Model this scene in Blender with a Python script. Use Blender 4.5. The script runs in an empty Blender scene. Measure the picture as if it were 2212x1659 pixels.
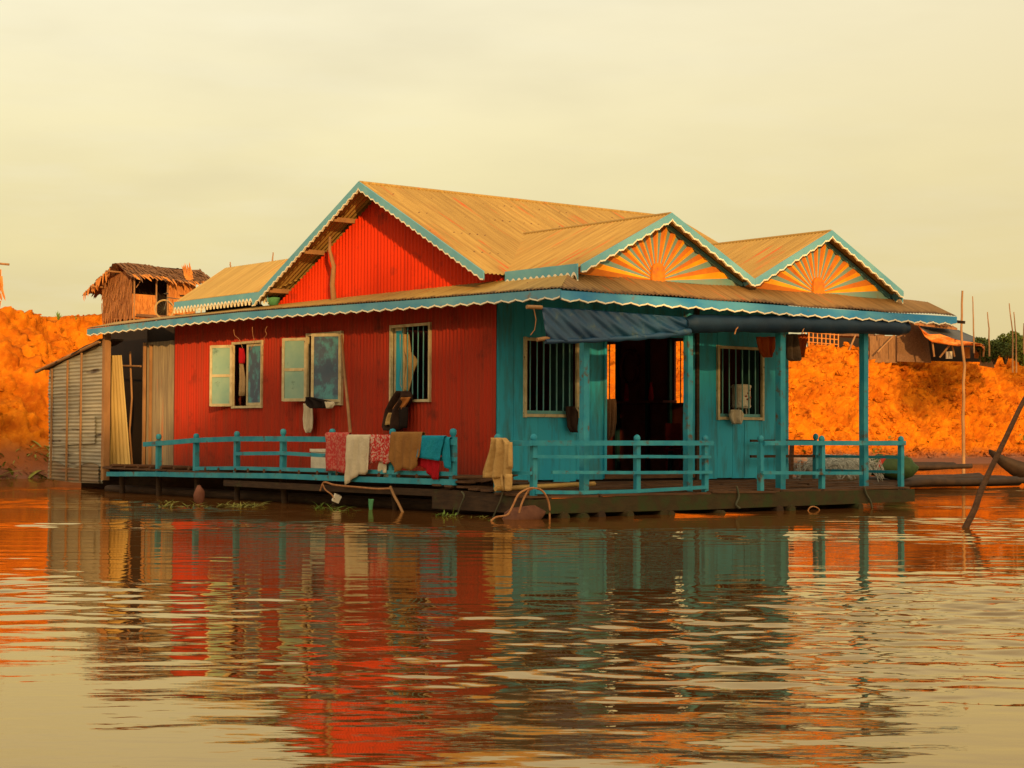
import bpy, math, random
import numpy as np
from mathutils import Vector as V, Matrix, noise
random.seed(7); R=random.random
def ru(a,b): return a+(b-a)*R()
SC=bpy.context.scene; COL=SC.collection
# ------------------------------------------------------------------ camera (measured from the photograph, 2212 px wide frame)
F=3808.0; PITCH=.0302; ROLL=.0044; H=1.1; CX,CY=1106.0,829.5
TH=.6728; P0=V((.2249,23.7313,0))
cam=bpy.data.cameras.new('camera'); co=bpy.data.objects.new('camera',cam); COL.objects.link(co)
cam.sensor_width=36; cam.lens=F/2212*36; cam.clip_end=3000; cam.clip_start=.1
co.matrix_world=Matrix.Translation((0,0,H))@Matrix.Rotation(math.pi/2+PITCH,4,'X')@Matrix.Rotation(ROLL,4,'Z')
SC.camera=co
CM=co.matrix_world.copy()
def ray(px,py): return (CM.to_3x3()@V(((px-CX)/F,-(py-CY)/F,-1)))
def at(px,py,Y):                     # world point seen at a pixel, at world depth Y
    d=ray(px,py); return V((0,0,H))+d*(Y/d.y)
HM=Matrix.Translation(P0)@Matrix.Rotation(TH,4,'Z'); HI=HM.inverted()
def _l(px,py):
    o=HI@V((0,0,H)); d=HI.to_3x3()@ray(px,py); return o,d
def onb(px,py,b): o,d=_l(px,py); t=(b-o.x)/d.x; return V((b,o.y+d.y*t,o.z+d.z*t))
def ona(px,py,a): o,d=_l(px,py); t=(a-o.y)/d.y; return V((o.x+d.x*t,a,o.z+d.z*t))
def onz(px,py,z=0.0): d=ray(px,py); t=(z-H)/d.z; return V((d.x*t,d.y*t,z))   # world
# ------------------------------------------------------------------ tagging and mesh helpers
def tag(o,label=None,cat=None,group=None,kind=None):
    if label: o['label']=label
    if cat: o['category']=cat
    if group: o['group']=group
    if kind: o['kind']=kind
    return o
def empty(name,label,cat,M4=None,group=None):
    o=bpy.data.objects.new(name,None); COL.objects.link(o); o.empty_display_size=.2
    if M4 is not None: o.matrix_world=M4
    return tag(o,label,cat,group)
class MB:
    def __init__(s): s.v=[];s.f=[];s.uv=[];s.sm=[]
    def add(s,vs,fs,uvs=None,smooth=False):
        n=len(s.v); s.v+= [tuple(x) for x in vs]
        for f in fs: s.f.append(tuple(i+n for i in f)); s.sm.append(smooth)
        s.uv+= (uvs if uvs else [(x[0],x[2]) for x in vs]); return s
    def box(s,c,sz,rot=None):
        c=V(c);h=V(sz)/2;vs=[]
        for x in(-1,1):
            for y in(-1,1):
                for z in(-1,1):
                    p=V((x*h.x,y*h.y,z*h.z)); vs.append(c+(rot@p if rot else p))
        return s.add(vs,[(0,1,3,2),(4,6,7,5),(0,4,5,1),(2,3,7,6),(0,2,6,4),(1,5,7,3)])
    def beam(s,p,q,w,h,up=(0,0,1),n=1,jit=0):
        p=V(p);q=V(q);d=(q-p).normalized();u=V(up);sd=d.cross(u).normalized();u=sd.cross(d).normalized()
        vs=[];fs=[]
        for i in range(n+1):
            c=p.lerp(q,i/n)+(u*ru(-jit,jit)+sd*ru(-jit,jit)*.5 if 0<i<n else V((0,0,0)))
            for a,b in((-1,-1),(1,-1),(1,1),(-1,1)): vs.append(c+sd*(a*w/2)+u*(b*h/2))
        for i in range(n):
            for k in range(4): fs.append((i*4+k,i*4+(k+1)%4,i*4+4+(k+1)%4,i*4+4+k))
        fs+= [(3,2,1,0),(n*4,n*4+1,n*4+2,n*4+3)]
        return s.add(vs,fs)
    def tube(s,pts,r,n=8,cap=True):
        pts=[V(p) for p in pts];m=len(pts);rr=r if hasattr(r,'__len__') else [r]*m;vs=[];fs=[]
        ref=V((0,0,1))
        d0=(pts[-1]-pts[0])
        if abs(d0.normalized().z if d0.length>1e-6 else 0)>.9: ref=V((1,0,0))
        for i in range(m):
            d=(pts[min(i+1,m-1)]-pts[max(i-1,0)]).normalized(); a=d.cross(ref)
            if a.length<1e-3: a=d.cross(V((0,1,0)))
            a.normalize(); b=d.cross(a)
            for k in range(n):
                t=2*math.pi*k/n; vs.append(pts[i]+(a*math.cos(t)+b*math.sin(t))*rr[i])
        for i in range(m-1):
            for k in range(n): fs.append((i*n+k,i*n+(k+1)%n,(i+1)*n+(k+1)%n,(i+1)*n+k))
        s.add(vs,fs,smooth=True)
        if cap: s.add(vs[:n],[tuple(range(n))]); s.add(vs[-n:],[tuple(range(n-1,-1,-1))])
        return s
    def lathe(s,c,prof,n=16,axis='z'):
        c=V(c);vs=[];fs=[]
        for r,z in prof:
            for k in range(n):
                t=2*math.pi*k/n; vs.append(c+V((r*math.cos(t),r*math.sin(t),z)))
        for i in range(len(prof)-1):
            for k in range(n): fs.append((i*n+k,i*n+(k+1)%n,(i+1)*n+(k+1)%n,(i+1)*n+k))
        s.add(vs,fs,smooth=True); s.add(vs[:n],[tuple(range(n-1,-1,-1))]); s.add(vs[-n:],[tuple(range(n))]); return s
    def grid(s,P,us,vs_,uvf=None,smooth=True):
        vv=[];uv=[]
        for v in vs_:
            for u in us: vv.append(P(u,v)); uv.append(uvf(u,v) if uvf else (u,v))
        n=len(us);fs=[(j*n+i,j*n+i+1,(j+1)*n+i+1,(j+1)*n+i) for j in range(len(vs_)-1) for i in range(n-1)]
        return s.add(vv,fs,uv,smooth)
    def prism(s,poly,ext):           # poly: list of points, ext: extrusion vector
        n=len(poly);ext=V(ext);vs=[V(p) for p in poly]+[V(p)+ext for p in poly]
        fs=[tuple(range(n-1,-1,-1)),tuple(range(n,2*n))]+[(i,(i+1)%n,n+(i+1)%n,n+i) for i in range(n)]
        return s.add(vs,fs)
    def corr(s,P,N,u0,u1,vlo,vhi,pitch=.076,amp=.009,nv=2,uo=0):
        # corrugated sheet: P(u,v) surface, N its normal, vlo/vhi number or function of u
        st=pitch/6; n=max(2,int(round((u1-u0)/st)));vs=[];uv=[];N=V(N)
        lo=vlo if callable(vlo) else (lambda u:vlo); hi=vhi if callable(vhi) else (lambda u:vhi)
        for i in range(n+1):
            u=u0+(u1-u0)*i/n; o=N*(amp*math.sin(2*math.pi*u/pitch))
            a,b=lo(u),hi(u)
            for j in range(nv+1):
                v=a+(b-a)*j/nv; vs.append(V(P(u,v))+o); uv.append((u+uo,v))
        m=nv+1;fs=[(i*m+j,(i+1)*m+j,(i+1)*m+j+1,i*m+j+1) for i in range(n) for j in range(nv) if (V(vs[i*m+j])-V(vs[i*m+j+1])).length>1e-4 or True]
        return s.add(vs,fs,uv,True)
    def build(s,name,mat,parent=None,frame=None,origin=(0,0,0)):
        me=bpy.data.meshes.new(name); o0=V(origin)
        me.from_pydata([tuple(V(p)-o0) for p in s.v],[],s.f)
        uvl=me.uv_layers.new(name='UVMap'); li=np.zeros(len(me.loops),dtype=np.int32); me.loops.foreach_get('vertex_index',li)
        uvl.data.foreach_set('uv',np.array(s.uv,dtype=np.float32)[li].ravel())
        me.polygons.foreach_set('use_smooth',s.sm)
        me.materials.append(mat); me.update()
        o=bpy.data.objects.new(name,me); COL.objects.link(o)
        if parent: o.parent=parent; o.location=origin
        elif frame=='H': o.matrix_world=HM@Matrix.Translation(o0)
        else: o.location=o0
        return o
# ------------------------------------------------------------------ materials
def nodes(name):
    m=bpy.data.materials.new(name); m.use_nodes=True; nt=m.node_tree; b=nt.nodes['Principled BSDF']; return m,nt,b
def N(nt,t,**k):
    n=nt.nodes.new(t)
    for a,v in k.items():
        if a in n.inputs.keys(): n.inputs[a].default_value=v
        else: setattr(n,a,v)
    return n
def rgb(c): return (c[0],c[1],c[2],1)
def noisef(nt,vec,sc,scale,detail=4,rough=.55):
    mp=N(nt,'ShaderNodeMapping'); mp.inputs['Scale'].default_value=sc; nt.links.new(vec,mp.inputs['Vector'])
    n=N(nt,'ShaderNodeTexNoise'); n.inputs['Scale'].default_value=scale; n.inputs['Detail'].default_value=detail; n.inputs['Roughness'].default_value=rough
    nt.links.new(mp.outputs[0],n.inputs['Vector']); return n.outputs['Fac']
def ramp(nt,fac,a,b,c0=0,c1=1):
    r=N(nt,'ShaderNodeMapRange'); r.inputs['From Min'].default_value=a; r.inputs['From Max'].default_value=b; r.inputs['To Min'].default_value=c0; r.inputs['To Max'].default_value=c1
    nt.links.new(fac,r.inputs['Value']); return r.outputs[0]
def mix(nt,fac,a,b,mode='MIX'):
    m=N(nt,'ShaderNodeMix',data_type='RGBA',blend_type=mode); 
    for i,x in((0,fac),(6,a),(7,b)):
        if hasattr(x,'is_linked'): nt.links.new(x,m.inputs[i])
        else: m.inputs[i].default_value=x if i==0 else rgb(x)
    return m.outputs[2]
def math_(nt,op,a,b=None):
    m=N(nt,'ShaderNodeMath',operation=op)
    for i,x in((0,a),(1,b)):
        if x is None: continue
        if hasattr(x,'is_linked'): nt.links.new(x,m.inputs[i])
        else: m.inputs[i].default_value=x
    return m.outputs[0]
def coord(nt,kind='Object'):
    return N(nt,'ShaderNodeTexCoord').outputs[kind]
def bump(nt,b,h,strength=.3,dist=.01):
    n=N(nt,'ShaderNodeBump'); n.inputs['Strength'].default_value=strength; n.inputs['Distance'].default_value=dist
    nt.links.new(h,n.inputs['Height']); nt.links.new(n.outputs[0],b.inputs['Normal'])
def mat(name,c1,c2,scale=3,st=(1,1,1),lo=.35,hi=.65,stain=None,st_scale=2,st_thr=(.58,.72),st_st=(1,1,1),rough=.75,bmp=0,bd=.01,space='Object',spec=.3,sheen=0):
    m,nt,b=nodes(name); c=coord(nt,space)
    f=noisef(nt,c,st,scale); col=mix(nt,ramp(nt,f,lo,hi),c1,c2)
    f2=noisef(nt,c,(1,1,1),.6,3); col=mix(nt,ramp(nt,f2,.35,.65,0,.35),col,tuple(x*.72 for x in c1))
    if stain:
        g=noisef(nt,c,st_st,st_scale,6,.65); col=mix(nt,ramp(nt,g,*st_thr),col,stain)
    nt.links.new(col,b.inputs['Base Color']); b.inputs['Roughness'].default_value=rough; b.inputs['Specular IOR Level'].default_value=spec
    if bmp: bump(nt,b,noisef(nt,c,st,scale*4,6,.6),bmp,bd)
    return m
def mat_roof(name,base,alt,rust=(.46,.11,.02),rustamt=1.0,screws=True,edge=.001):
    m,nt,b=nodes(name); uv=coord(nt,'UV'); sp=N(nt,'ShaderNodeSeparateXYZ'); nt.links.new(uv,sp.inputs[0])
    f=noisef(nt,uv,(9,.55,1),1.4,5,.6); col=mix(nt,ramp(nt,f,.38,.62),base,alt)
    # sheet by sheet tone
    fl=math_(nt,'FLOOR',math_(nt,'DIVIDE',sp.outputs[0],.76)); wn=N(nt,'ShaderNodeTexWhiteNoise',noise_dimensions='1D'); nt.links.new(fl,wn.inputs['W'])
    col=mix(nt,math_(nt,'MULTIPLY',wn.outputs['Value'],.3),col,tuple(x*.55 for x in base))
    # lap seams
    fr=math_(nt,'FRACT',math_(nt,'DIVIDE',sp.outputs[0],.76)); seam=math_(nt,'LESS_THAN',fr,.028)
    col=mix(nt,math_(nt,'MULTIPLY',seam,.3),col,tuple(x*.45 for x in base))
    g=noisef(nt,uv,(7,.35,1),1.1,4,.5); g2=noisef(nt,uv,(1,1,1),1.3,3,.5)
    rm=math_(nt,'MULTIPLY',ramp(nt,g,.57,.64),ramp(nt,g2,.45,.58)); col=mix(nt,math_(nt,'MULTIPLY',rm,rustamt),col,rust)
    g3=noisef(nt,uv,(3,.7,1),5,6,.7); col=mix(nt,ramp(nt,g3,.6,.78,0,.5),col,tuple(x*.5 for x in base))
    gr=math_(nt,'ADD',ramp(nt,sp.outputs[1],0.0,edge,1,0),math_(nt,'MULTIPLY',math_(nt,'SUBTRACT',noisef(nt,uv,(3,2,1),2.5,5),.62),2.0)); col=mix(nt,ramp(nt,gr,.1,.6,0,.85),col,(.07,.035,.018))
    if screws:
        a=math_(nt,'ABSOLUTE',math_(nt,'SUBTRACT',math_(nt,'FRACT',math_(nt,'DIVIDE',sp.outputs[0],.152)),.5))
        c=math_(nt,'ABSOLUTE',math_(nt,'SUBTRACT',math_(nt,'FRACT',math_(nt,'DIVIDE',sp.outputs[1],.72)),.5))
        d=math_(nt,'MULTIPLY',math_(nt,'LESS_THAN',a,.085),math_(nt,'LESS_THAN',c,.016))
        wn2=noisef(nt,uv,(1,1,1),3,2); d=math_(nt,'MULTIPLY',d,ramp(nt,wn2,.48,.60))
        col=mix(nt,math_(nt,'MULTIPLY',d,.85),col,(.10,.035,.015))
    nt.links.new(col,b.inputs['Base Color']); b.inputs['Roughness'].default_value=.6; b.inputs['Specular IOR Level'].default_value=.35
    return m
def mat_redwall(name,base,fade):
    m,nt,b=nodes(name); uv=coord(nt,'UV'); sp=N(nt,'ShaderNodeSeparateXYZ'); nt.links.new(uv,sp.inputs[0])
    f=noisef(nt,uv,(10,.35,1),1.2,5,.6); col=mix(nt,ramp(nt,f,.4,.72,0,.7),base,fade)
    g=noisef(nt,uv,(1,1,1),2.2,6,.65); col=mix(nt,ramp(nt,g,.56,.74,0,.75),col,(.10,.02,.012))
    # grime rising from the floor
    gr=math_(nt,'ADD',ramp(nt,sp.outputs[1],.35,1.1,1,0),math_(nt,'SUBTRACT',noisef(nt,uv,(4,1,1),2,5),.75)); col=mix(nt,ramp(nt,gr,0,.8,0,.6),col,(.16,.05,.035))
    fr=math_(nt,'FRACT',math_(nt,'DIVIDE',sp.outputs[0],.76)); col=mix(nt,math_(nt,'MULTIPLY',math_(nt,'LESS_THAN',fr,.03),.22),col,(.12,.015,.01))
    v2=noisef(nt,uv,(26,.8,1),1,4,.7); col=mix(nt,ramp(nt,v2,.70,.80,0,.5),col,(.62,.30,.2))
    nt.links.new(col,b.inputs['Base Color']); b.inputs['Roughness'].default_value=.6; b.inputs['Specular IOR Level'].default_value=.12
    return m
M={}
M['roof']=mat_roof('galvanised_roof',(.43,.275,.075),(.30,.18,.046))
M['roof_pale']=mat_roof('pale_galvanised_roof',(.44,.30,.095),(.34,.225,.068),rustamt=.35)
M['roof_brown']=mat_roof('brown_galvanised_roof',(.30,.175,.065),(.20,.115,.042),rustamt=.8,edge=.16)
M['roof_skirt']=mat_roof('edge_stained_roof',(.42,.28,.09),(.32,.205,.062),rustamt=.5,edge=.14)
M['zinc']=mat_roof('weathered_zinc',(.42,.39,.30),(.24,.23,.18),rust=(.05,.035,.025),rustamt=1.3,screws=False)
M['sheet']=mat_roof('yellowed_sheet',(.50,.36,.13),(.38,.26,.09),rustamt=.3,screws=False)
M['oldsheet']=mat_roof('stained_sheet',(.28,.22,.13),(.16,.12,.08),rustamt=.5,screws=False)
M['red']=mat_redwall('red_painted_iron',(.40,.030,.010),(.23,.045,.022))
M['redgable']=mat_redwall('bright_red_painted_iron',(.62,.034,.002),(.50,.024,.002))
M['teal']=mat('teal_painted_board',(.012,.33,.54),(.028,.39,.56),2.2,(1,1,.3),stain=(.035,.15,.17),st_scale=2.2,st_thr=(.48,.72),st_st=(3,3,.5),rough=.6)
M['trimblue']=mat('blue_painted_board',(.11,.34,.47),(.17,.40,.47),3,(1,1,1),stain=(.20,.16,.10),st_scale=4,st_thr=(.66,.78),rough=.6)
M['fascia']=mat('faded_blue_fascia',(.02,.21,.50),(.09,.34,.52),1.4,(1,1,2),stain=(.22,.12,.07),st_scale=3.5,st_thr=(.62,.74),rough=.6)
M['rail']=mat('teal_painted_rail',(.012,.23,.35),(.05,.32,.40),4,(1,1,1),stain=(.10,.07,.04),st_scale=5,st_thr=(.57,.68),rough=.65)
M['white']=mat('cream_painted_edge',(.86,.80,.62),(.72,.64,.46),6,rough=.6)
M['frame']=mat('cream_painted_frame',(.60,.50,.30),(.42,.33,.18),8,stain=(.12,.07,.04),st_scale=9,st_thr=(.62,.72))
M['shutter']=mat('pale_aqua_shutter',(.22,.38,.32),(.30,.44,.34),4,stain=(.08,.15,.13),st_scale=5,st_thr=(.58,.72))
M['bluedoor']=mat('grey_blue_shutter',(.10,.13,.18),(.07,.11,.17),3,stain=(.10,.30,.34),st_scale=4,st_thr=(.50,.62),st_st=(1,1,.8))
M['oldwood']=mat('dark_wet_wood',(.032,.017,.009),(.062,.033,.016),4,(1,1,6),stain=(.05,.055,.02),st_scale=3,bmp=.4,rough=.85)
M['plank']=mat('weathered_plank',(.070,.032,.015),(.13,.062,.028),5,(1,6,6),stain=(.06,.03,.02),st_scale=4,bmp=.4,rough=.85)
M['wetlog']=mat('black_wet_log',(.022,.011,.006),(.045,.022,.011),5,(1,1,1),bmp=.6,rough=.7)
M['mossbeam']=mat('mossy_hull_board',(.040,.027,.009),(.058,.036,.012),5,(1,1,2),stain=(.030,.042,.010),st_scale=4,st_thr=(.45,.62),bmp=.5,rough=.85)
M['lightwood']=mat('sunbleached_wood',(.36,.19,.08),(.24,.12,.05),6,(1,1,.4),bmp=.3)
M['bamboo']=mat('golden_bamboo',(.52,.33,.10),(.40,.23,.07),5,(1,1,1),rough=.45)
M['bargreen']=mat('greenish_iron_bar',(.08,.30,.33),(.14,.34,.33),6,rough=.4)
M['dark']=mat('dark_interior_board',(.20,.04,.025),(.13,.028,.018),3)
M['darkteal']=mat('dark_teal_stud',(.01,.05,.055),(.012,.06,.06),3)
M['orange']=mat('orange_painted_board',(.95,.42,.012),(.82,.30,.01),5,(1,1,.5),stain=(.34,.12,.03),st_scale=5,st_thr=(.66,.8))
M['bossorange']=mat('worn_orange_boss',(.66,.22,.012),(.50,.13,.01),8,stain=(.30,.12,.05),st_scale=8,st_thr=(.55,.7))
M['orangedark']=mat('burnt_orange_board',(.56,.17,.015),(.46,.12,.012),5,stain=(.25,.10,.04),st_scale=5,st_thr=(.6,.8))
M['bluegrey']=mat('grey_aqua_board',(.14,.30,.31),(.21,.27,.22),5,stain=(.20,.12,.06),st_scale=5,st_thr=(.6,.75))
M['tarp']=mat('blue_tarpaulin',(.004,.036,.10),(.008,.058,.13),4,stain=(.05,.09,.10),st_scale=6,rough=.45,spec=.5,bmp=.4)
M['tarpdark']=mat('navy_tarpaulin',(.003,.018,.045),(.005,.026,.06),4,rough=.5,bmp=.4)
M['rope']=mat('brown_rope',(.32,.13,.05),(.45,.22,.09),20,rough=.9)
M['ropegrey']=mat('grey_green_rope',(.07,.08,.05),(.12,.10,.06),20,rough=.9)
M['leaf']=mat('fresh_leaf',(.09,.17,.02),(.16,.24,.03),8,rough=.5)
M['leafy']=mat('yellow_green_leaf',(.26,.24,.04),(.14,.16,.025),8,rough=.6)
M['thatch']=mat('dry_palm_thatch',(.34,.15,.055),(.19,.075,.03),7,(1,1,.4),bmp=.6,rough=.95)
M['thatchdk']=mat('old_brown_thatch',(.20,.10,.05),(.12,.06,.035),7,(1,1,1),bmp=.6,rough=.95)
M['straw']=mat('golden_palm_leaf',(.62,.24,.05),(.42,.15,.035),6,(1,1,.3),bmp=.4,rough=.9)
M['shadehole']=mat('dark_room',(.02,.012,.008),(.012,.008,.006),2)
def cloth(name,a,b,sc=6,**k): return mat(name,a,b,sc,rough=.95,spec=.1,bmp=.5,bd=.03,**k)
C_tan=cloth('tan_cloth',(.52,.33,.13),(.42,.25,.09)); C_cream=cloth('cream_cloth',(.62,.54,.40),(.54,.46,.32)); C_brown=cloth('ochre_cloth',(.30,.145,.045),(.24,.11,.035))
C_redpat=cloth('red_patterned_cloth',(.50,.05,.05),(.55,.20,.15),26,lo=.48,hi=.56); C_redwhite=cloth('red_white_patterned_cloth',(.52,.03,.03),(.62,.45,.36),34,lo=.50,hi=.56)
C_red=cloth('red_cloth',(.40,.01,.02),(.34,.01,.015)); C_blue=cloth('turquoise_cloth',(.01,.22,.36),(.015,.26,.38)); C_dark=cloth('dark_brown_cloth',(.06,.035,.025),(.04,.022,.018)); C_black=cloth('black_cloth',(.02,.014,.012),(.015,.01,.01))
C_orange=cloth('orange_plastic',(.60,.13,.03),(.50,.10,.02)); C_white=cloth('white_plastic',(.82,.76,.62),(.70,.64,.52)); C_green=cloth('green_plastic',(.10,.30,.14),(.08,.26,.12)); C_grey=cloth('smoky_plastic',(.17,.12,.09),(.12,.085,.06))
# ------------------------------------------------------------------ world and sun
SUN_EL=math.radians(11.6); SUN_AZ=math.radians(10.6)      # azimuth measured at the camera: behind it, a touch to the right
S=V((math.sin(SUN_AZ)*math.cos(SUN_EL),-math.cos(SUN_AZ)*math.cos(SUN_EL),math.sin(SUN_EL)))
w=bpy.data.worlds.new('World'); SC.world=w; w.use_nodes=True; nt=w.node_tree; nt.nodes.clear()
out=N(nt,'ShaderNodeOutputWorld'); sky=N(nt,'ShaderNodeTexSky',sky_type='NISHITA',sun_disc=False)
sky.sun_elevation=SUN_EL; sky.sun_rotation=math.atan2(S.x,S.y); sky.air_density=2; sky.dust_density=6
bg1=N(nt,'ShaderNodeBackground'); bg1.inputs[1].default_value=.12; nt.links.new(sky.outputs[0],bg1.inputs[0])
tc=N(nt,'ShaderNodeTexCoord'); sp=N(nt,'ShaderNodeSeparateXYZ'); nt.links.new(tc.outputs['Generated'],sp.inputs[0])
cr=N(nt,'ShaderNodeValToRGB'); nt.links.new(sp.outputs[2],cr.inputs[0]); e=cr.color_ramp.elements
e[0].position=0.0; e[0].color=(.73,.56,.21,1); e[1].position=1; e[1].color=(.26,.28,.26,1)
for p,c in((.05,(.80,.645,.28,1)),(.09,(.87,.74,.37,1)),(.15,(.93,.82,.47,1)),(.24,(1.0,.92,.65,1)),(.33,(.88,.82,.60,1)),(.5,(.48,.47,.38,1))):
    x=cr.color_ramp.elements.new(p); x.color=c
cl=noisef(nt,tc.outputs['Generated'],(2.6,1,9),1.5,5,.5); cl2=noisef(nt,tc.outputs['Generated'],(5,2,30),2.2,5,.55)
cmask=math_(nt,'MULTIPLY',ramp(nt,cl,.43,.68,0,.32),1.0)
cc=mix(nt,cmask,cr.outputs[0],(.62,.54,.36))
cc=mix(nt,ramp(nt,cl2,.5,.75,0,.2),cc,(.93,.87,.66))
cc=mix(nt,ramp(nt,sp.outputs[0],-.05,.30,0,.42),cc,(.76,.61,.32))
# sky glow added above the sun, behind the viewer, to light the shaded fronts
vd=N(nt,'ShaderNodeVectorMath',operation='DOT_PRODUCT'); nt.links.new(tc.outputs['Generated'],vd.inputs[0]); vd.inputs[1].default_value=tuple(V((S.x,S.y,.80)).normalized())
gl_=math_(nt,'POWER',math_(nt,'MAXIMUM',vd.outputs['Value'],0.0),2.2)
cc=mix(nt,math_(nt,'MULTIPLY',gl_,.48),cc,(4.2,3.1,1.75))
bg2=N(nt,'ShaderNodeBackground'); nt.links.new(cc,bg2.inputs[0]); bg2.inputs[1].default_value=1.0
ms=N(nt,'ShaderNodeMixShader'); ms.inputs[0].default_value=.985; nt.links.new(bg1.outputs[0],ms.inputs[1]); nt.links.new(bg2.outputs[0],ms.inputs[2]); nt.links.new(ms.outputs[0],out.inputs[0])
sl=bpy.data.lights.new('sun','SUN'); so=bpy.data.objects.new('sun',sl); COL.objects.link(so); sl.energy=4.5; sl.angle=math.radians(.7); sl.color=(1,.58,.20)
so.rotation_mode='QUATERNION'; so.rotation_quaternion=S.to_track_quat('Z','Y')
SC.view_settings.view_transform='Standard'; SC.view_settings.look='None'; SC.view_settings.exposure=0; SC.view_settings.gamma=1
SC.render.engine='CYCLES'; SC.cycles.max_bounces=8; SC.cycles.diffuse_bounces=4; SC.cycles.glossy_bounces=4; SC.render.resolution_x=1024; SC.render.resolution_y=768
# ------------------------------------------------------------------ water
def build_water():
    rng=np.random.RandomState(5)
    ny,nx=1350,880
    y=4.5*np.exp(np.linspace(0,1,ny)*math.log(95/4.5)); u=np.linspace(-1,1,nx)
    Yg=np.repeat(y[:,None],nx,1); X=u[None,:]*(.42*Yg+2.5)
    h=np.zeros_like(X)
    # slow patches where the surface is rougher or calmer
    pat=np.zeros_like(X)
    for i in range(10):
        k=2*math.pi/rng.uniform(2.5,9); t=rng.uniform(0,math.pi); pat+=np.cos(k*(.45*math.cos(t)*X+math.sin(t)*Yg)+rng.uniform(0,6.3))
    pat=np.clip(.58+.34*pat,.15,1.6)
    fade=np.interp(Yg,[6,10,15,20,23,30,60,95],[1.05,1.05,.92,.72,.56,.5,.4,.2])
    for i in range(110):
        lam=float(np.exp(rng.uniform(math.log(.085),math.log(.80))))
        ang=rng.normal(math.pi/2+.03,.36 if lam>.35 else .48); k=2*math.pi/lam
        slope=.0078*(lam/.3)**.12
        res=np.interp(Yg,[4,95],[.013,.30]) # local row spacing
        ok=np.clip((lam/ (Yg*.0023*2.8))-1,0,1)
        h+=slope/k*np.cos(k*(math.cos(ang)*X+math.sin(ang)*Yg)+.9*np.sin(X*1.7+i)+rng.uniform(0,6.3))*ok
    h*=fade*pat*(1+(np.interp(X/Yg,[-.30,-.16,-.03],[-.15,0,.38]))*np.interp(Yg,[9,15],[1,0]))
    # let it die at the rim so that it meets the wide sheet
    nv=ny*nx
    vs=np.stack([X,Yg,h],-1).reshape(-1,3)
    idx=np.arange(nv).reshape(ny,nx)
    q=np.stack([idx[:-1,:-1],idx[:-1,1:],idx[1:,1:],idx[1:,:-1]],-1).reshape(-1,4)
    big=np.array([[-900,-400,-.06],[900,-400,-.06],[900,900,-.06],[-900,900,-.06]],float)
    vs=np.concatenate([vs,big]); q=np.concatenate([q,[[nv,nv+1,nv+2,nv+3]]])
    me=bpy.data.meshes.new('water'); me.vertices.add(len(vs)); me.vertices.foreach_set('co',vs.astype(np.float32).ravel())
    me.loops.add(q.size); me.loops.foreach_set('vertex_index',q.astype(np.int32).ravel())
    me.polygons.add(len(q)); me.polygons.foreach_set('loop_start',np.arange(0,q.size,4,dtype=np.int32))
    me.polygons.foreach_set('use_smooth',np.ones(len(q),bool)); me.update(); me.validate()
    m,nt,b=nodes('muddy_river_water'); c=coord(nt,'Object')
    f=noisef(nt,c,(1,1,1),.5,3); nt.links.new(mix(nt,f,(.125,.048,.014),(.15,.06,.018)),b.inputs['Base Color'])
    b.inputs['Roughness'].default_value=.035; b.inputs['IOR'].default_value=1.36; b.inputs['Specular IOR Level'].default_value=.5
    bump(nt,b,noisef(nt,c,(4,14,1),1.2,2,.5),.04,.02)
    b.inputs['Specular IOR Level'].default_value=0; b.inputs['Roughness'].default_value=1
    gl=N(nt,'ShaderNodeBsdfGlossy'); gl.inputs['Roughness'].default_value=.02; gl.inputs['Color'].default_value=(1,.86,.58,1)
    fr=N(nt,'ShaderNodeFresnel'); fr.inputs['IOR'].default_value=1.33; nn=b.inputs['Normal'].links[0].from_socket; nt.links.new(nn,gl.inputs['Normal']); nt.links.new(nn,fr.inputs['Normal'])
    mx=N(nt,'ShaderNodeMixShader'); nt.links.new(ramp(nt,fr.outputs[0],0,.55,.03,.72),mx.inputs[0]); nt.links.new(b.outputs[0],mx.inputs[1]); nt.links.new(gl.outputs[0],mx.inputs[2])
    nt.links.new(mx.outputs[0],nt.nodes['Material Output'].inputs[0])
    me.materials.append(m); o=bpy.data.objects.new('water',me); COL.objects.link(o)
    tag(o,'brown rippled river water reflecting the house and sky','water',kind='structure')
build_water()
# ------------------------------------------------------------------ river bank
TD=V((.686,.727,0)); TN=V((-.727,.686,0)); T0=V((-12.8,44,0))
def nz(p): return noise.noise(p)
def bank_z(s,t):
    """height of the bank at distance s along its toe and t behind it"""
    crest=np.interp(s,[-30,0,6,30,40,55,90],[4.4,4.45,4.6,5.2,5.35,5.65,5.9])+.10*nz(V((s*.3,3,0)))
    flat=np.interp(s,[-30,0,20,34,50,80],[.2,.3,1.5,3.2,4.0,4.0])+.6*nz(V((s*.25,9,1)))
    flat=max(flat,.15)
    if t<flat: z=-.9+ (t+2)*.45 if t<0 else t/flat*.28
    else:
        k=(t-flat)/4.6
        if k<1: z=.28+(crest-.28)*(k**.82)
        else: z=crest+.25*nz(V((s*.5,t*.4,4)))+.02*(t-flat-4.6)*0
    return z,flat,crest
def scol(px,t):
    d=ray(px,945); k=d.x/d.y; b0=T0+TN*t; return (k*b0.y-b0.x)/(TD.x-k*TD.y)
_ga,_gb=scol(1945,3.8+.6),scol(2085,3.8+3.2)
GUL=lambda k:_ga+(_gb-_ga)*(k-.13)/(.7-.13)
_gc,_gd=scol(2130,3.9+3.2),scol(2200,3.9+4.2)
GUL2=lambda k:_gc+(_gd-_gc)*(k-.7)/.2
print('gully',_ga,_gb,_gc,_gd)
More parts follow.
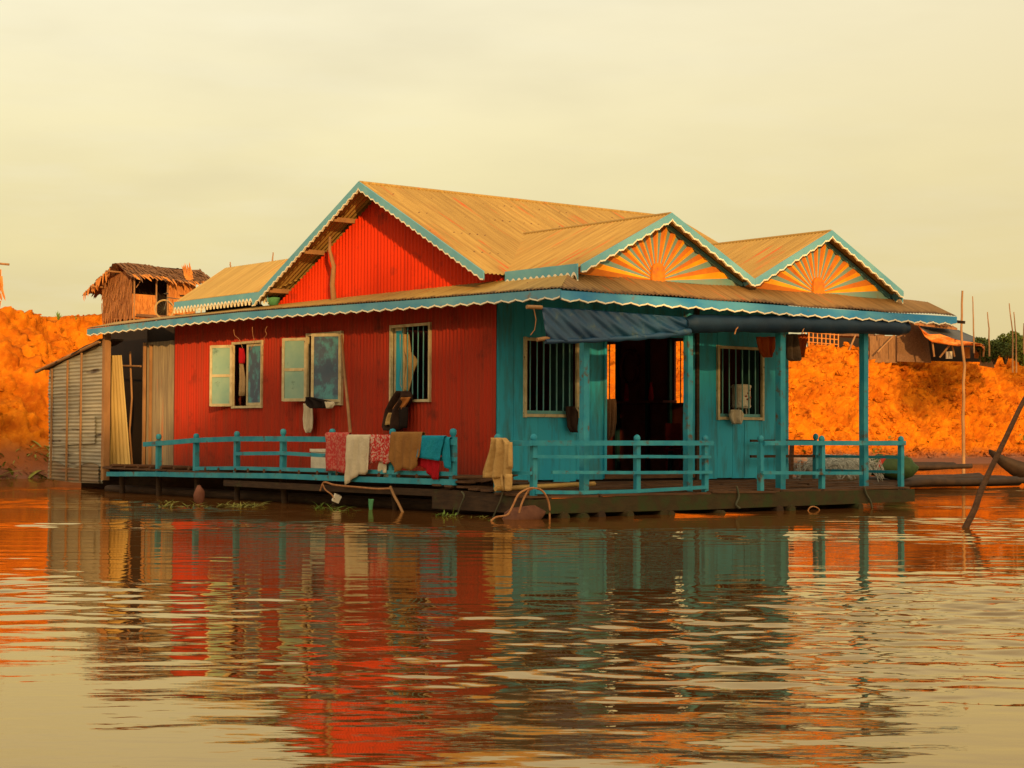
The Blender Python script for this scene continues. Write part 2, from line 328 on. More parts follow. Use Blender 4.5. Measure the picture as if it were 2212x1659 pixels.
def build_bank():
    ss=list(np.arange(-40,-6,.6))+list(np.arange(-6,18,.08))+list(np.arange(18,34,.3))+list(np.arange(34,80,.068))+list(np.arange(80,150,1.5))
    tt=[-6,-3,-1.5,-.8,-.4]+list(np.arange(-.2,9.4,.07))+[9.8,10.5,12,15,20,30,60,150,600]
    vs=[];ns,ntt=len(ss),len(tt)
    for s in ss:
        for t in tt:
            z,flat,crest=bank_z(s,t)
            p=T0+TD*s+TN*t
            if t>flat*.7 and t<9.6 and -8<s<80:
                q=V((s,t*1.0,z))
                wgt=min(1,(t-flat*.7)/.8)*min(1,(9.6-t)/1.2)
                qq=q+V((.30*nz(q*1.3),.30*nz(q*1.3+V((5,5,5))),.3*nz(q*1.3+V((9,1,5)))))
                def dome(f):
                    d=noise.voronoi(qq*f)[0]; return max(0,1-(d[0]*1.25)**2)*.75+.25*min(1,(d[1]-d[0])*3)
                c1,c2,c3=dome(1.35),dome(3.0),dome(6.4)
                big=noise.fractal(q*.45,1,2,3)
                amt=np.interp(s,[0,14,24,60],[.55,.85,1.1,1.15])
                k=(t-flat)/4.6
                smooth=math.exp(-((s-GUL(k)+2.6)/1.6)**2)*max(0,1-abs(k-.3)/.5)
                out=(.55*(c1-.42)*(.8+.7*nz(q*.8))+.48*(c2-.42)*(.9+1.0*nz(q*1.1+V((3,3,3))))+.25*(c3-.42))*amt*(1-.85*smooth)+.50*big*(1-smooth)+.08*nz(q*9)
                x_=s-GUL(k); pf=0 if x_<-1.3 else ((x_+1.3)/.25 if x_<-1.05 else max(0,1-(x_+1.05)/2.9)); out-=.25*pf*max(0,min(1,(.80-k)/.2))*min(1,max(0,k+.1)/.15)
                x_=s-GUL2(k); pf=0 if x_<-1.2 else ((x_+1.2)/.25 if x_<-.95 else max(0,1-(x_+.95)/2.6)); out-=.2*pf*max(0,1-abs(k-.72)/.24)
                fade_top=1 if k<1 else .35
                p+= (-TN*.72+V((0,0,.5)))*out*wgt*fade_top
                z=z
            vs.append((p.x,p.y,p.z+z))
    fs=[(i*ntt+j,(i+1)*ntt+j,(i+1)*ntt+j+1,i*ntt+j+1) for i in range(ns-1) for j in range(ntt-1)]
    global BANKV; BANKV=[(i,j,vs[i*ntt+j]) for i in range(ns) for j in range(ntt) if (36<ss[i]<76 or -4<ss[i]<16) and 0<tt[j]<9.0]
    me=bpy.data.meshes.new('river_bank'); me.from_pydata(vs,[],fs); me.polygons.foreach_set('use_smooth',[True]*len(fs)); me.update()
    m,nt,b=nodes('orange_clay'); c=coord(nt,'Object'); sp=N(nt,'ShaderNodeSeparateXYZ'); nt.links.new(c,sp.inputs[0])
    col=mix(nt,ramp(nt,noisef(nt,c,(1,1,1),1.1,5,.6),.36,.66),(.64,.185,.005),(.34,.075,.003))
    col=mix(nt,ramp(nt,noisef(nt,c,(1,1,1),7,5,.7),.52,.72,0,.5),col,(.70,.26,.012))
    wet_shade=math_(nt,'ADD',math_(nt,'SUBTRACT',sp.outputs[2],ramp(nt,sp.outputs[0],-13,-6,.35,0)),math_(nt,'MULTIPLY',math_(nt,'SUBTRACT',noisef(nt,c,(1,1,1),1.1,5),.5),1.0))  # damp foot, darkened higher towards the left to paint in the shade there
    wet0=math_(nt,'ADD',sp.outputs[2],math_(nt,'MULTIPLY',math_(nt,'SUBTRACT',noisef(nt,c,(1,1,1),1.1,5),.5),1.0))
    col=mix(nt,ramp(nt,wet_shade,.25,.75,1,0),col,(.26,.08,.025)); col=mix(nt,ramp(nt,wet0,.2,.5,1,0),col,(.20,.085,.055))
    nt.links.new(col,b.inputs['Base Color']); b.inputs['Roughness'].default_value=.95; b.inputs['Specular IOR Level'].default_value=.1
    bump(nt,b,noisef(nt,c,(1,1,1),9,8,.75),.9,.045)
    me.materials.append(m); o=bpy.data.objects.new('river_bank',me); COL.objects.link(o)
    tag(o,'steep orange clay bank with crumbling clods behind the floating house','river bank',kind='structure')
build_bank()
def bankpt(px,t):      # world point where the view column px crosses the bank at offset t behind the toe
    d=ray(px,945); k=d.x/d.y; b0=T0+TN*t
    s=(k*b0.y-b0.x)/(TD.x-k*TD.y); p=b0+TD*s; return V((p.x,p.y,bank_z(s,t)[0])),s
# ------------------------------------------------------------------ the floating house
house=empty('floating_house','red and turquoise floating house on a plank pontoon','house',HM)
def part(mb,name,m,parent=house,label=None,origin=(0,0,0)):
    o=mb.build(name,m,parent,origin=origin)
    if label: o['label']=label
    return o
AW=2.2; BE=.5694; RB=.76; GA=.3
BW=ona(1073,850,AW).x                       # plane of the red wall
CR=onb(1213,652,BE)
eave_pts=[(0,2.985)]+[(onb(x,y,BE).y,onb(x,y,BE).z) for x,y in((900,669),(521,693),(350,709),(190,727))]
eave_pts.sort(); 
AE=eave_pts[-1][0]; AEND_B=ona(2065,700,0).x
def eavez(a): return float(np.interp(a,[p[0] for p in eave_pts],[p[1] for p in eave_pts]))
def eavezb(b): 
    q=[(ona(x,y,0).x,ona(x,y,0).z) for x,y in((1213,652),(1500,669),(1760,687),(2060,704))]
    return float(np.interp(b,[p[0] for p in q],[p[1] for p in q]))
apex=onb(780,395,RB); footR=onb(1050,582,RB); footL=onb(550,655,RB)
RZ,RA=apex.z,apex.y; MS=(RZ-(footR.z+footL.z)/2)/((footL.y-footR.y)/2)
FR_A=footR.y; FL_A=footL.y
print('BW',BW,'apex',apex,'feet',footR,footL,'slope',MS,'eave',eave_pts,'AEND_B',AEND_B)
FLOOR=.46
aL=onb(375,900,BW).y; aP=onb(313,900,BW).y; aS=onb(228,900,BW).y     # red wall end, old panel end, shed post
bR=ona(1690,900,AW).x; print('aL',aL,aP,aS,'bR',bR)
SKZ=3.42
# --- red corrugated side wall, pieced round its three windows
W1=(onb(505,880,BW).y,onb(568,880,BW).y,onb(536,879,BW).z,onb(536,740,BW).z)
W2=(onb(666,875,BW).y,onb(740,875,BW).y,onb(703,873,BW).z,onb(703,721,BW).z)
W3=(onb(847,867,BW).y,onb(931,864,BW).y,onb(888,866,BW).z,onb(888,703,BW).z)
wins=sorted([(min(w_[:2]),max(w_[:2]),w_[2],w_[3]) for w_ in (W1,W2,W3)])
def redP(u,v): return (BW,u,v)
def cw(mb,u0,u1,v0,v1): mb.corr(redP,(-1,0,0),u0,u1,v0,v1,.095,.017)
mb=MB(); cur=AW
for (a0,a1,z0,z1) in wins:
    cw(mb,cur,a0,FLOOR-.02,SKZ); cw(mb,a0,a1,FLOOR-.02,z0); cw(mb,a0,a1,z1,SKZ); cur=a1
cw(mb,cur,aL,FLOOR-.02,SKZ)
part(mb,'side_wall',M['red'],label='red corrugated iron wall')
mb=MB(); mb.corr(lambda u,v:(BW+.012+.02*math.sin(u*9),u,v),(-1,0,0),aL,aP,FLOOR-.06,2.95,.060,.010); 
part(mb,'wall_panel',M['oldsheet'],label='rust stained unpainted corrugated panel beside the open doorway')
mb=MB(); mb.beam((BW-.03,aP-.28,FLOOR),(BW-.03,aP-.28,2.9),.04,.05,up=(1,0,0)); mb.beam((BW-.03,aP-.02,FLOOR),(BW-.03,aP-.02,2.95),.05,.05,up=(1,0,0)); part(mb,'wall_batten',M['lightwood'])
# --- gable wall above
def gtop(a): return max(SKZ-.1,RZ-.10-MS*abs(a-RA))
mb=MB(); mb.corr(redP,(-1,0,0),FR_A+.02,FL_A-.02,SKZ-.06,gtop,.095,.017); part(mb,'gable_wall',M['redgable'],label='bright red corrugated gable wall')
# --- interior and hidden walls
BACK=aL-.03
mb=MB()
sw=[(onb(1288,745,bR-.02).y,onb(1329,745,bR-.02).y,onb(1316,862,bR-.02).z,onb(1316,744,bR-.02).z),(onb(1457,740,bR-.02).y,onb(1492,740,bR-.02).y,onb(1466,870,bR-.02).z,onb(1466,737,bR-.02).z)]
sw=sorted([(min(a[:2]),max(a[:2]),a[2],a[3]) for a in sw]); cur=AW+.03; print('sidewin',sw)
for a0,a1,z0,z1 in sw:
    mb.box((bR,(cur+a0)/2,1.95),(.04,a0-cur,3.0)); mb.box((bR,(a0+a1)/2,(.45+z0)/2),(.04,a1-a0,z0-.45)); mb.box((bR,(a0+a1)/2,(z1+3.45)/2),(.04,a1-a0,3.45-z1)); cur=a1
mb.box((bR,(cur+BACK)/2,1.95),(.04,BACK-cur,3.0)); part(mb,'end_wall',M['dark'])
for a0,a1,z0,z1 in sw:
    mb=MB()
    n=max(3,int((a1-a0)/.17))
    for i in range(1,n): mb.tube([(bR,a0+(a1-a0)*i/n,z0),(bR,a0+(a1-a0)*i/n,z1)],.011,6)
    part(mb,'window_bar',M['dark'])
s0=ona(1150,816,BACK); s1=ona(1156,876,BACK)
mb=MB(); bx0,bx1=min(s0.x,s1.x),max(s0.x,s1.x)
mb.box(((BW+bx0)/2,BACK,1.95),(bx0-BW,.04,3.0)); mb.box(((bR+bx1)/2,BACK,1.95),(bR-bx1,.04,3.0)); mb.box(((bx0+bx1)/2,BACK,(s1.z+.45)/2),(bx1-bx0,.04,s1.z-.45)); mb.box(((bx0+bx1)/2,BACK,(s0.z+3.45)/2),(bx1-bx0,.04,3.45-s0.z))
part(mb,'back_wall',M['dark'])
mb=MB(); mb.box(((BW+bR)/2,(AW+aS)/2+.3,FLOOR-.05),(bR-BW-.06,aS-AW+.5,.06)); part(mb,'floor',M['oldwood'])
mb=MB(); mb.box(((BW+bR)/2,(AW+BACK)/2,3.38),(bR-BW-.1,BACK-AW-.1,.03)); part(mb,'ceiling',M['dark'])
mb=MB(); 
for px in (1335,1400,1448): q=onb(px,800,bR-.06); mb.beam((bR-.07,q.y,.5),(bR-.07,q.y,3.3),.06,.07,up=(1,0,0))
part(mb,'wall_stud',M['darkteal'])
# --- blue board front wall with door and two windows
B1=(ona(1131,815,AW).x,ona(1244,815,AW).x,ona(1190,898,AW).z,ona(1190,735,AW).z)
B2=(ona(1548,815,AW).x,ona(1644,815,AW).x,ona(1596,904,AW).z,ona(1596,752,AW).z)
D0,D1=ona(1302,900,AW).x,ona(1496,900,AW).x; DZ=2.72; print('door',D0,D1,B1,B2)
def boards(mb,b0,b1,z0,z1,bot=0):
    x=b0
    while x<b1-.01:
        w_=min(ru(.26,.40),b1-x)
        if b1-x-w_<.08: w_=b1-x
        zz=z0-(ru(0,.05) if bot else 0); mb.box((x+w_/2,AW+ru(-.004,.004),(zz+z1)/2),(w_-.004,.03,z1-zz)); x+=w_
mb=MB(); T=3.42
boards(mb,BW+.002,B1[0],FLOOR,T,1); boards(mb,B1[0],B1[1],FLOOR,B1[2],1); boards(mb,B1[0],B1[1],B1[3],T); boards(mb,B1[1],D0,FLOOR,T,1)
boards(mb,D0,D1,DZ,T); boards(mb,D1,B2[0],FLOOR,T,1); boards(mb,B2[0],B2[1],FLOOR,B2[2],1); boards(mb,B2[0],B2[1],B2[3],T); boards(mb,B2[1],bR+.02,FLOOR,T,1)
part(mb,'front_wall',M['teal'],label='turquoise board wall')
mb=MB(); mb.box(((D0+D1)/2,AW-.02,FLOOR+.05),(D1-D0,.09,.10)); part(mb,'door_sill',M['plank'])
for x_ in(D0+.02,D1-.02): part(MB().beam((x_,AW-.03,FLOOR),(x_,AW-.03,DZ),.04,.05,up=(1,0,0)),'door_jamb',M['teal'])
def window_front(w_,nb,lab):
    x0,x1,z0,z1=w_; mb=MB(); t=.045
    for a_,b_ in(((x0,z0),(x1,z0)),((x0,z1),(x1,z1))): mb.beam((a_[0]-.0,AW-.03,a_[1]),(b_[0],AW-.03,b_[1]),.05,t)
    for x in(x0,x1): mb.beam((x,AW-.034,z0-.03),(x,AW-.034,z1+.03),t,.05,up=(0,1,0))
    fr=part(mb,'window',M['frame'],label=lab)
    for i in range(nb):
        x=x0+.06+(x1-x0-.12)*(i+.5)/nb
        mb=MB().tube([(x,AW,z0),(x+ru(-.004,.004),AW,z1)],.012,6); part(mb,'window_bar',M['bargreen'],fr)
    mb=MB(); mb.beam((x0+.03,AW+.01,z0+.05),(x1-.03,AW+.01,z0+.05),.04,.05); mb.beam((x0+.045,AW+.012,z0),(x0+.045,AW+.012,z1),.03,.04,up=(0,1,0)); part(mb,'inner_frame',M['bargreen'],fr)
    return fr
f1=window_front(B1,7,'barred window nearest the red wall, rusty cream frame')
f2=window_front(B2,6,'barred window at the far end with a water dispenser behind it')
mb=MB(); mb.box((B1[1]-.05,AW+.28,(B1[2]+B1[3])/2),(.03,.5,B1[3]-B1[2])); part(mb,'shutter',M['darkteal'],f1)
mb=MB(); mb.box((B2[1]-.05,AW+.22,(B2[2]+B2[3])/2),(.03,.4,B2[3]-B2[2])); part(mb,'shutter',M['darkteal'],f2)
# --- side windows
def wframe(a0,a1,z0,z1,lab,t=.042,b=BW-.02):
    mb=MB()
    for z in(z0,z1): mb.beam((b,a0,z),(b,a1,z),.05,t)
    for a in(a0,a1): mb.beam((b-.004,a,z0-.025),(b-.004,a,z1+.025),t,.05,up=(1,0,0))
    return part(mb,'window',M['frame'],label=lab)
def leaf(fr,p_in,p_out,z0,z1,mpan,cross,nm='shutter'):
    # a shutter leaf standing between two plan points (b,a)
    a=V((p_in[0],p_in[1],0));b=V((p_out[0],p_out[1],0));d=(b-a).normalized();nrm=V((-d.y,d.x,0))
    mb=MB(); mb.prism([a+V((0,0,z0)),b+V((0,0,z0)),b+V((0,0,z1)),a+V((0,0,z1))],nrm*.015); s=part(mb,nm,mpan,fr)
    mb=MB(); t=.05
    for z in [z0+.02,z1-.02]+([ (z0+z1)/2 ] if cross else []): mb.beam(a+V((0,0,z))+nrm*.008,b+V((0,0,z))+nrm*.008,.034,t)
    for q in(a,b): mb.beam(q+V((0,0,z0))+nrm*.008,q+V((0,0,z1))+nrm*.008,.036,t,up=tuple(d))
    part(mb,'shutter_frame',M['frame'],fr)
w1,w2,w3=wins[2],wins[1],wins[0]
def asx(px,b): return onb(px,800,b).y
fr=wframe(*w1,'left window of the red wall, half open')
leaf(fr,(BW-.04,w1[1]+.02),(BW-.24,asx(457,BW-.24)),w1[2]+.02,w1[3]-.03,M['shutter'],True)
leaf(fr,(BW+.02,w1[0]+.03),(BW+.02,w1[0]+(w1[1]-w1[0])*.54),w1[2]+.03,w1[3]-.03,M['bluedoor'],False)
fr=wframe(*w2,'middle window of the red wall with both leaves ajar')
leaf(fr,(BW-.04,w2[1]+.02),(BW-.24,asx(613,BW-.24)),w2[2]+.06,w2[3]-.05,M['shutter'],True)
leaf(fr,(BW-.02,w2[0]+.05),(BW-.30,asx(676,BW-.30)),w2[2]+.03,w2[3]-.02,M['bluedoor'],False)
fr=wframe(*w3,'right window of the red wall with iron bars')
for i in range(6):
    a=w3[0]+(w3[1]-w3[0])*(.10+.76*(i)/5.6); part(MB().tube([(BW+.03,a,w3[2]),(BW+.03,a,w3[3])],.010,6),'window_bar',M['bargreen'],fr)
leaf(fr,(BW+.04,w3[1]-.02),(BW+.05,w3[1]-(w3[1]-w3[0])*.22),w3[2]+.02,w3[3]-.02,M['teal'],False)
# --- scalloped boards
OG=[(0,1),(.05,.80),(.16,.55),(.30,.42),(.42,.22),(.5,0),(.58,.22),(.70,.42),(.84,.55),(.95,.80),(1,1)]
def scallop(path,height,period,amp,thick,nrm,name,m,lab=None,arch=False,trim=.017):
    """board hanging from a 3-D path (its top edge); lower edge cut in ogees or arches, edged with a pale bead"""
    path=[V(p) for p in path]; L=[0]
    for i in range(1,len(path)): L.append(L[-1]+(path[i]-path[i-1]).length)
    def pos(s):
        for i in range(1,len(path)):
            if s<=L[i] or i==len(path)-1: return path[i-1].lerp(path[i],(s-L[i-1])/(L[i]-L[i-1]))
    n=max(1,round(L[-1]/period)); per=L[-1]/n; samp=[]
    for k in range(n):
        if arch:
            for j in range(9):
                t=j/9; samp.append((k*per+t*per, amp*(abs(math.sin(math.pi*t))**.7)))
        else:
            for t,y in OG[:-1]: samp.append((k*per+t*per,amp*y))
    samp.append((L[-1],0 if arch else amp))
    nrm=V(nrm).normalized(); top=[];bot=[]
    for s_,y in samp: p=pos(s_); top.append(p); bot.append(p-V((0,0,height))+V((0,0,y)))
    mb=MB();k=len(top); vs=[p for p in top]+[p for p in bot]+[p+nrm*thick for p in top]+[p+nrm*thick for p in bot]; fs=[]
    for i in range(k-1):
        fs+= [(i,i+1,k+i+1,k+i),(2*k+i+1,2*k+i,3*k+i,3*k+i+1),(k+i,k+i+1,3*k+i+1,3*k+i),(i+1,i,2*k+i,2*k+i+1)]
    fs+= [(0,k,3*k,2*k),(k-1,3*k-1,4*k-1,2*k-1)]
    mb.add(vs,fs); board=part(mb,name,m,label=lab)
    mb=MB(); f=nrm*(thick+.006); vs=[];fs=[]
    for p in bot: 
        q=p+f; vs+= [q+V((0,0,trim*.75)),q-V((0,0,trim*.45)),q-nrm*(thick+.012)-V((0,0,trim*.45))]
    for i in range(k-1): fs+= [(3*i,3*i+3,3*i+4,3*i+1),(3*i+1,3*i+4,3*i+5,3*i+2)]
    mb.add(vs,fs); part(mb,'scalloped_trim',M['white'],board)
    return board
# eave fascias (top of board = eave + .19)
M['fascia_pale']=mat('weathered_blue_fascia',(.06,.25,.42),(.14,.35,.45),1.4,(1,1,2),stain=(.24,.14,.08),st_scale=3.5,st_thr=(.60,.72),rough=.6)
pth=[(BE,a,eavez(a)+.15) for a in list(np.linspace(0.0,AE,18))]
scallop(pth,.145,.325,.040,.022,(-1,0,0),'fascia',M['fascia_pale'],'long blue fascia above the red wall')
pth=[(b,0,eavezb(b)+.155) for b in np.linspace(BE-.02,AEND_B,14)]
scallop(pth,.150,.325,.040,.022,(0,-1,0),'fascia',M['fascia'],'blue fascia above the turquoise porch')
# --- skirt roof (lower roof)
GW=.56
mb=MB()
def skz_side(a,k): e=eavez(a)+.165; return e+(SKZ-e)*k
OV=BW-BE
mb.corr(lambda u,v:(BE-.03+v,u,skz_side(u,v/(OV+.03))),(-.3,0,.95),-.03,AE,0,lambda u:min(OV+.04,max(0,(u+.03)*(OV+.03)/(GW+.03))),.076,.010,3)
part(mb,'lower_roof',M['roof_skirt'],label='narrow corrugated skirt roof along the red wall')
mb=MB()
GW=.56
def fz(b,v): 
    e=eavezb(b)+.17
    return e+(SKZ+.01-e)*min(v/(GW+.03),1)+max(0,v-GW-.03)*.05
mb.corr(lambda u,v:(u,-.03+v,fz(u,v)+.012*math.sin(u*3.1)),(0,-.3,.95),BE-.03,AEND_B-.02,0,lambda u:min(AW+.05,max(0,(u-BE+.03)*(GW+.03)/(OV+.03))),.076,.010,8,uo=3)
part(mb,'lower_roof',M['roof_brown'],label='brown corrugated skirt roof over the porch')
mb=MB(); mb.beam((BE+.06,0.1,eavez(0)+.11),(BE+.06,AE,eavez(AE)+.11),.05,.05); mb.beam((BE+.1,.08,3.08),(AEND_B-.1,.08,3.08),.05,.05); mb.beam((BW+.2,1.2,3.3),(AEND_B-.3,1.2,3.3),.05,.06)
for i in range(15): b=BE+1.1+i*.56; mb.beam((b,.05,3.07),(b,2.15,3.34),.04,.05)
for i in range(20): a=.6+i*.6; mb.beam((BE+.05,a,eavez(a)+.09),(BW,a,3.32),.04,.05)
part(mb,'rafter',M['oldwood'])
# --- main roof
RE=ona(1462,466,RA).x; print('main roof end',RE)
NL=V((0,-MS,1)).normalized(); NLb=V((0,MS,1)).normalized()
mb=MB(); mb.corr(lambda u,v:(u,RA-v,RZ-MS*v),NL,RB-.04,RE,0,RA-FR_A+.02,.076,.010,3); part(mb,'main_roof',M['roof'],label='main corrugated roof slope above the porch side')
mb=MB(); mb.corr(lambda u,v:(u,RA+v,RZ-MS*v),NLb,RB-.04,RE,0,FL_A-RA+.02,.076,.010,3); part(mb,'main_roof',M['roof'],label='rear slope of the main roof')
mb=MB(); mb.tube([(RB-.03,RA,RZ+.005),(RE,RA,RZ+.005)],.028,8); part(mb,'ridge_cap',M['roof'])
mb=MB()
for k,(a,top) in enumerate(((RA+.85,1),(RA+1.75,1),(RA+2.9,1))):
    z=RZ-MS*abs(a-RA)-.075; part(MB().beam((RB+.02,a,z),(BW+.1,a,z),.075,.075),'purlin',M['lightwood'])
# bargeboards: top edge runs along the verge
def barge(p_top,p_foot,nrm,h,nm='bargeboard',m=M['trimblue'],per=.16,amp=.035,lab=None):
    return scallop([p_top,p_foot],h,per,amp,.022,nrm,nm,m,lab,trim=.018)
barge((RB-.03,RA,RZ+.02),(RB-.03,FR_A,RZ-MS*(RA-FR_A)+.02),(-1,0,0),.15,lab='right bargeboard of the red gable')
barge((RB-.03,RA,RZ+.02),(RB-.03,FL_A,RZ-MS*(FL_A-RA)+.02),(-1,0,0),.15,lab='left bargeboard of the red gable')
# --- two porch gables
ga=[]
for (ax,ay) in((1447,462),(1793,502)): ga.append(ona(ax,ay,GA))
fz0=(ona(1262,567,GA).z+ona(1622,612,GA).z+ona(1940,634,GA).z)/3
G1,G2=ga[0].x,ga[1].x; GH=(G2-G1)/2; GZ=(ga[0].z+ga[1].z)/2; GS=(GZ-fz0)/GH; print('gables',G1,G2,GZ,fz0,GS, ona(1262,567,GA),ona(1940,634,GA))
for k,(G,nm) in enumerate(((G1,'near'),(G2,'far'))):
    dz=.012*k
    r_end=RA-(RZ-GZ)/MS+.15
    for sgn in(-1,1):
        hw=GH+(.035 if (k==0 and sgn<0) or (k==1 and sgn>0) else 0)
        n_=V((sgn*GS,0,1)).normalized()
        lo=.0 if True else 0
        mb=MB(); mb.corr(lambda u,v:(G+sgn*v,u,GZ-GS*v+dz),n_,GA-.03,r_end,0,lambda u:max(0,min(hw,(GZ+dz-RZ+MS*(RA-u)+.03)/GS)),.076,.010,3,uo=k*7+sgn*3)
        part(mb,'porch_gable_roof',M['roof'],label='%s slope of the %s porch gable'%('left' if sgn<0 else 'right',nm))
        barge((G,GA-.03,GZ+.015+dz),(G+sgn*(GH-.002),GA-.03,GZ-GS*GH+.015+dz),(0,-1,0),.135,per=.19,amp=.036,lab='%s bargeboard of the %s porch gable'%('left' if sgn<0 else 'right',nm))
        # soffit board on the sunburst wall
        mb=MB(); mb.beam((G,GW-.03,GZ-.06),(G+sgn*GH*.99,GW-.03,GZ-.06-GS*GH*.99),.04,.055); part(mb,'soffit_board',M['trimblue'])
    mb=MB(); mb.tube([(G,GA-.02,GZ+.006+dz),(G,r_end,GZ+.006+dz)],.024,8); part(mb,'ridge_cap',M['roof'])
    # sunburst: ridged slats raying out from a half-round boss
    base=SKZ+.0; c0=V((G-.02,GW,base)); top=GZ-.075
    panel=part(MB().prism([(G-GH*.96,GW+.02,base-.06),(G+GH*.96,GW+.02,base-.06),(G+GH*.96,GW+.02,base+.01),(G,GW+.02,top+.02),(G-GH*.96,GW+.02,base+.01)],(0,.02,0)),'sunburst_panel',M['bluegrey'],label='sunburst gable panel of the %s porch gable'%nm)
    nray=39; mo,md,mg=MB(),MB(),MB()
    def hit(t):      # ray at angle t from c0 to the gable outline
        dx,dz_=math.cos(t),math.sin(t); best=9
        for sg in(-1,1):   # slope line z = top - GS*|x-G|
            den=dz_+GS*sg*dx
            if abs(den)>1e-6:
                q=(top-c0.z-GS*sg*(c0.x-G))/den
                if q>0 and (c0.x+dx*q-G)*sg>=-1e-6: best=min(best,q)
        return min(best,GH*1.02)
    for i in range(nray):
        t0,t1=math.pi*i/nray,math.pi*(i+1)/nray; r=i%3
        p=c0+V((math.cos(t0),0,math.sin(t0)))*hit(t0); q=c0+V((math.cos(t1),0,math.sin(t1)))*hit(t1)
        tgt=(mg,mo,md)[r]
        if r==0: oa,ob=.0,.0
        elif r==1: oa,ob=-.0,-.03
        elif r==2: oa,ob=-.03,0
        else: oa,ob=0,0
        tgt.add([c0,p+V((0,oa-.004,0)),q+V((0,ob-.004,0))],[(0,1,2)])
    part(mo,'sunburst_ray',M['orange'],panel,label='bright orange rays'); part(md,'sunburst_ray',M['orangedark'],panel,label='darker orange rays'); part(mg,'sunburst_ray',M['bluegrey'],panel,label='grey aqua rays')
    prof=[(G-.02-.13,GW-.05,base-.02)]+[(G-.02+.13*math.cos(t),GW-.05,base+.14+.12*math.sin(t)) for t in np.linspace(math.pi,0,13)]+[(G-.02+.13,GW-.05,base-.02)]
    boss=part(MB().prism(prof,(0,.04,0)),'sun_boss',M['bossorange'],panel)
# eave valance of the near gable (deep arches)
b0=G1-GH-.03
scallop([(b0,GA-.02,GZ-GS*GH+.03),(b0,FR_A-.02,GZ-GS*GH+.03)],.225,.135,.085,.02,(-1,0,0),'valance',M['trimblue'],'aqua valance with deep scallops under the near porch gable',arch=True,trim=.034)
scallop([(G2+GH+.03,GA-.0,GZ-GS*GH),(G2+GH+.03,FR_A,GZ-GS*GH)],.155,.135,.078,.02,(1,0,0),'valance',M['trimblue'],'scalloped valance under the far porch gable',arch=True,trim=.026)
# --- rear roof (left)
RB2=.95; q0=onb(380,648,RB2); q1=onb(545,636,RB2); rr=.60
rl=q0.y; RSZ=(q0.z+q1.z)/2; t_=1.0
o_,d_=_l(487,579)      # ridge end: on plane a=rl+.02
qr=ona(487,579,rl); print('rear',q0,q1,qr); rw=qr.x-RB2; rsl=(qr.z-RSZ)/rw
mb=MB(); mb.corr(lambda u,v:(RB2+v,u,RSZ+rsl*v),V((-rsl,0,1)).normalized(),FL_A-1.6,rl,lambda u:min(rw,max(0,(RZ-MS*(u-RA)-RSZ-.03)/rsl)),rw,.076,.010,2,uo=20); part(mb,'rear_roof',M['roof_pale'],label='pale corrugated roof slope behind the red gable')
mb=MB(); mb.corr(lambda u,v:(qr.x+v,u,qr.z-rsl*v),V((rsl,0,1)).normalized(),FL_A-1.2,rl,0,rw,.076,.010,2,uo=26); part(mb,'rear_roof',M['roof_pale'])
scallop([(RB2-.02,FL_A-.18,RSZ-.01),(RB2-.02,rl,RSZ-.01)],.20,.13,.08,.02,(-1,0,0),'valance',M['trimblue'],'aqua valance with deep scallops under the rear roof',arch=True,trim=.034)
mb=MB(); mb.prism([(RB2+.1,rl-.05,RSZ-.1),(qr.x,rl-.05,qr.z-.03),(qr.x+rw-.1,rl-.05,RSZ-.1)],(0,.02,0)); part(mb,'rear_gable_board',M['trimblue'])
mb=MB(); mb.box((BW+1.0,rl-.4,3.42),(1.6,.03,.4)); part(mb,'rear_gable_board',M['oldwood'])
# --- porch posts
for px,w_ in((1262,.10),(1486,.10),(1686,.11),(1866,.105)):
    p=ona(px,1000,.30); mb=MB().beam((p.x,.30,.30),(p.x,.30,3.2),w_,w_,up=(0,1,0),n=6,jit=.004); part(mb,'porch_post',M['rail'])
mb=MB().beam((bR+.04,AW-.02,.4),(bR+.04,AW-.02,3.4),.09,.09,up=(0,1,0)); part(mb,'corner_post',M['rail'])
mb=MB().beam((D1+.05,AW-.05,FLOOR-.1),(D1+.05,AW-.05,3.3),.06,.06,up=(0,1,0)); part(mb,'door_post',M['oldwood'])
# --- deck and hull
mb=MB(); BEND=ona(1976,1065,0).x
zt=[ona(x,y,0).z for x,y in((1141,1080),(1495,1066),(1976,1057))]; zb=[ona(x,y,0).z for x,y in((1141,1111),(1482,1102),(1976,1083))]
print('pontoon',BEND,zt,zb)
n=10;vs=[];fs=[]
for i in range(n+1):
    b=BEND*i/n; z1=float(np.interp(b,[0,3.2,BEND],zt)); z0=float(np.interp(b,[0,3.2,BEND],zb))
    vs+= [(b,0,z0),(b,0,z1),(b,.09,z1),(b,.09,z0)]
for i in range(n):
    for k in range(4): fs.append((i*4+k,i*4+4+k,i*4+4+(k+1)%4,i*4+(k+1)%4))
fs+= [(0,1,2,3),(n*4+3,n*4+2,n*4+1,n*4)]
mb.add(vs,fs); hull=part(mb,'hull_board',M['mossbeam'],label='thick mossy plank along the front of the pontoon')
part(MB().beam((BEND-.03,.1,.19),(BEND-.03,3.0,.19),.06,.22),'hull_board',M['oldwood']); part(MB().beam((.03,.1,.17),(.03,2.2,.17),.06,.2),'hull_board',M['oldwood'])
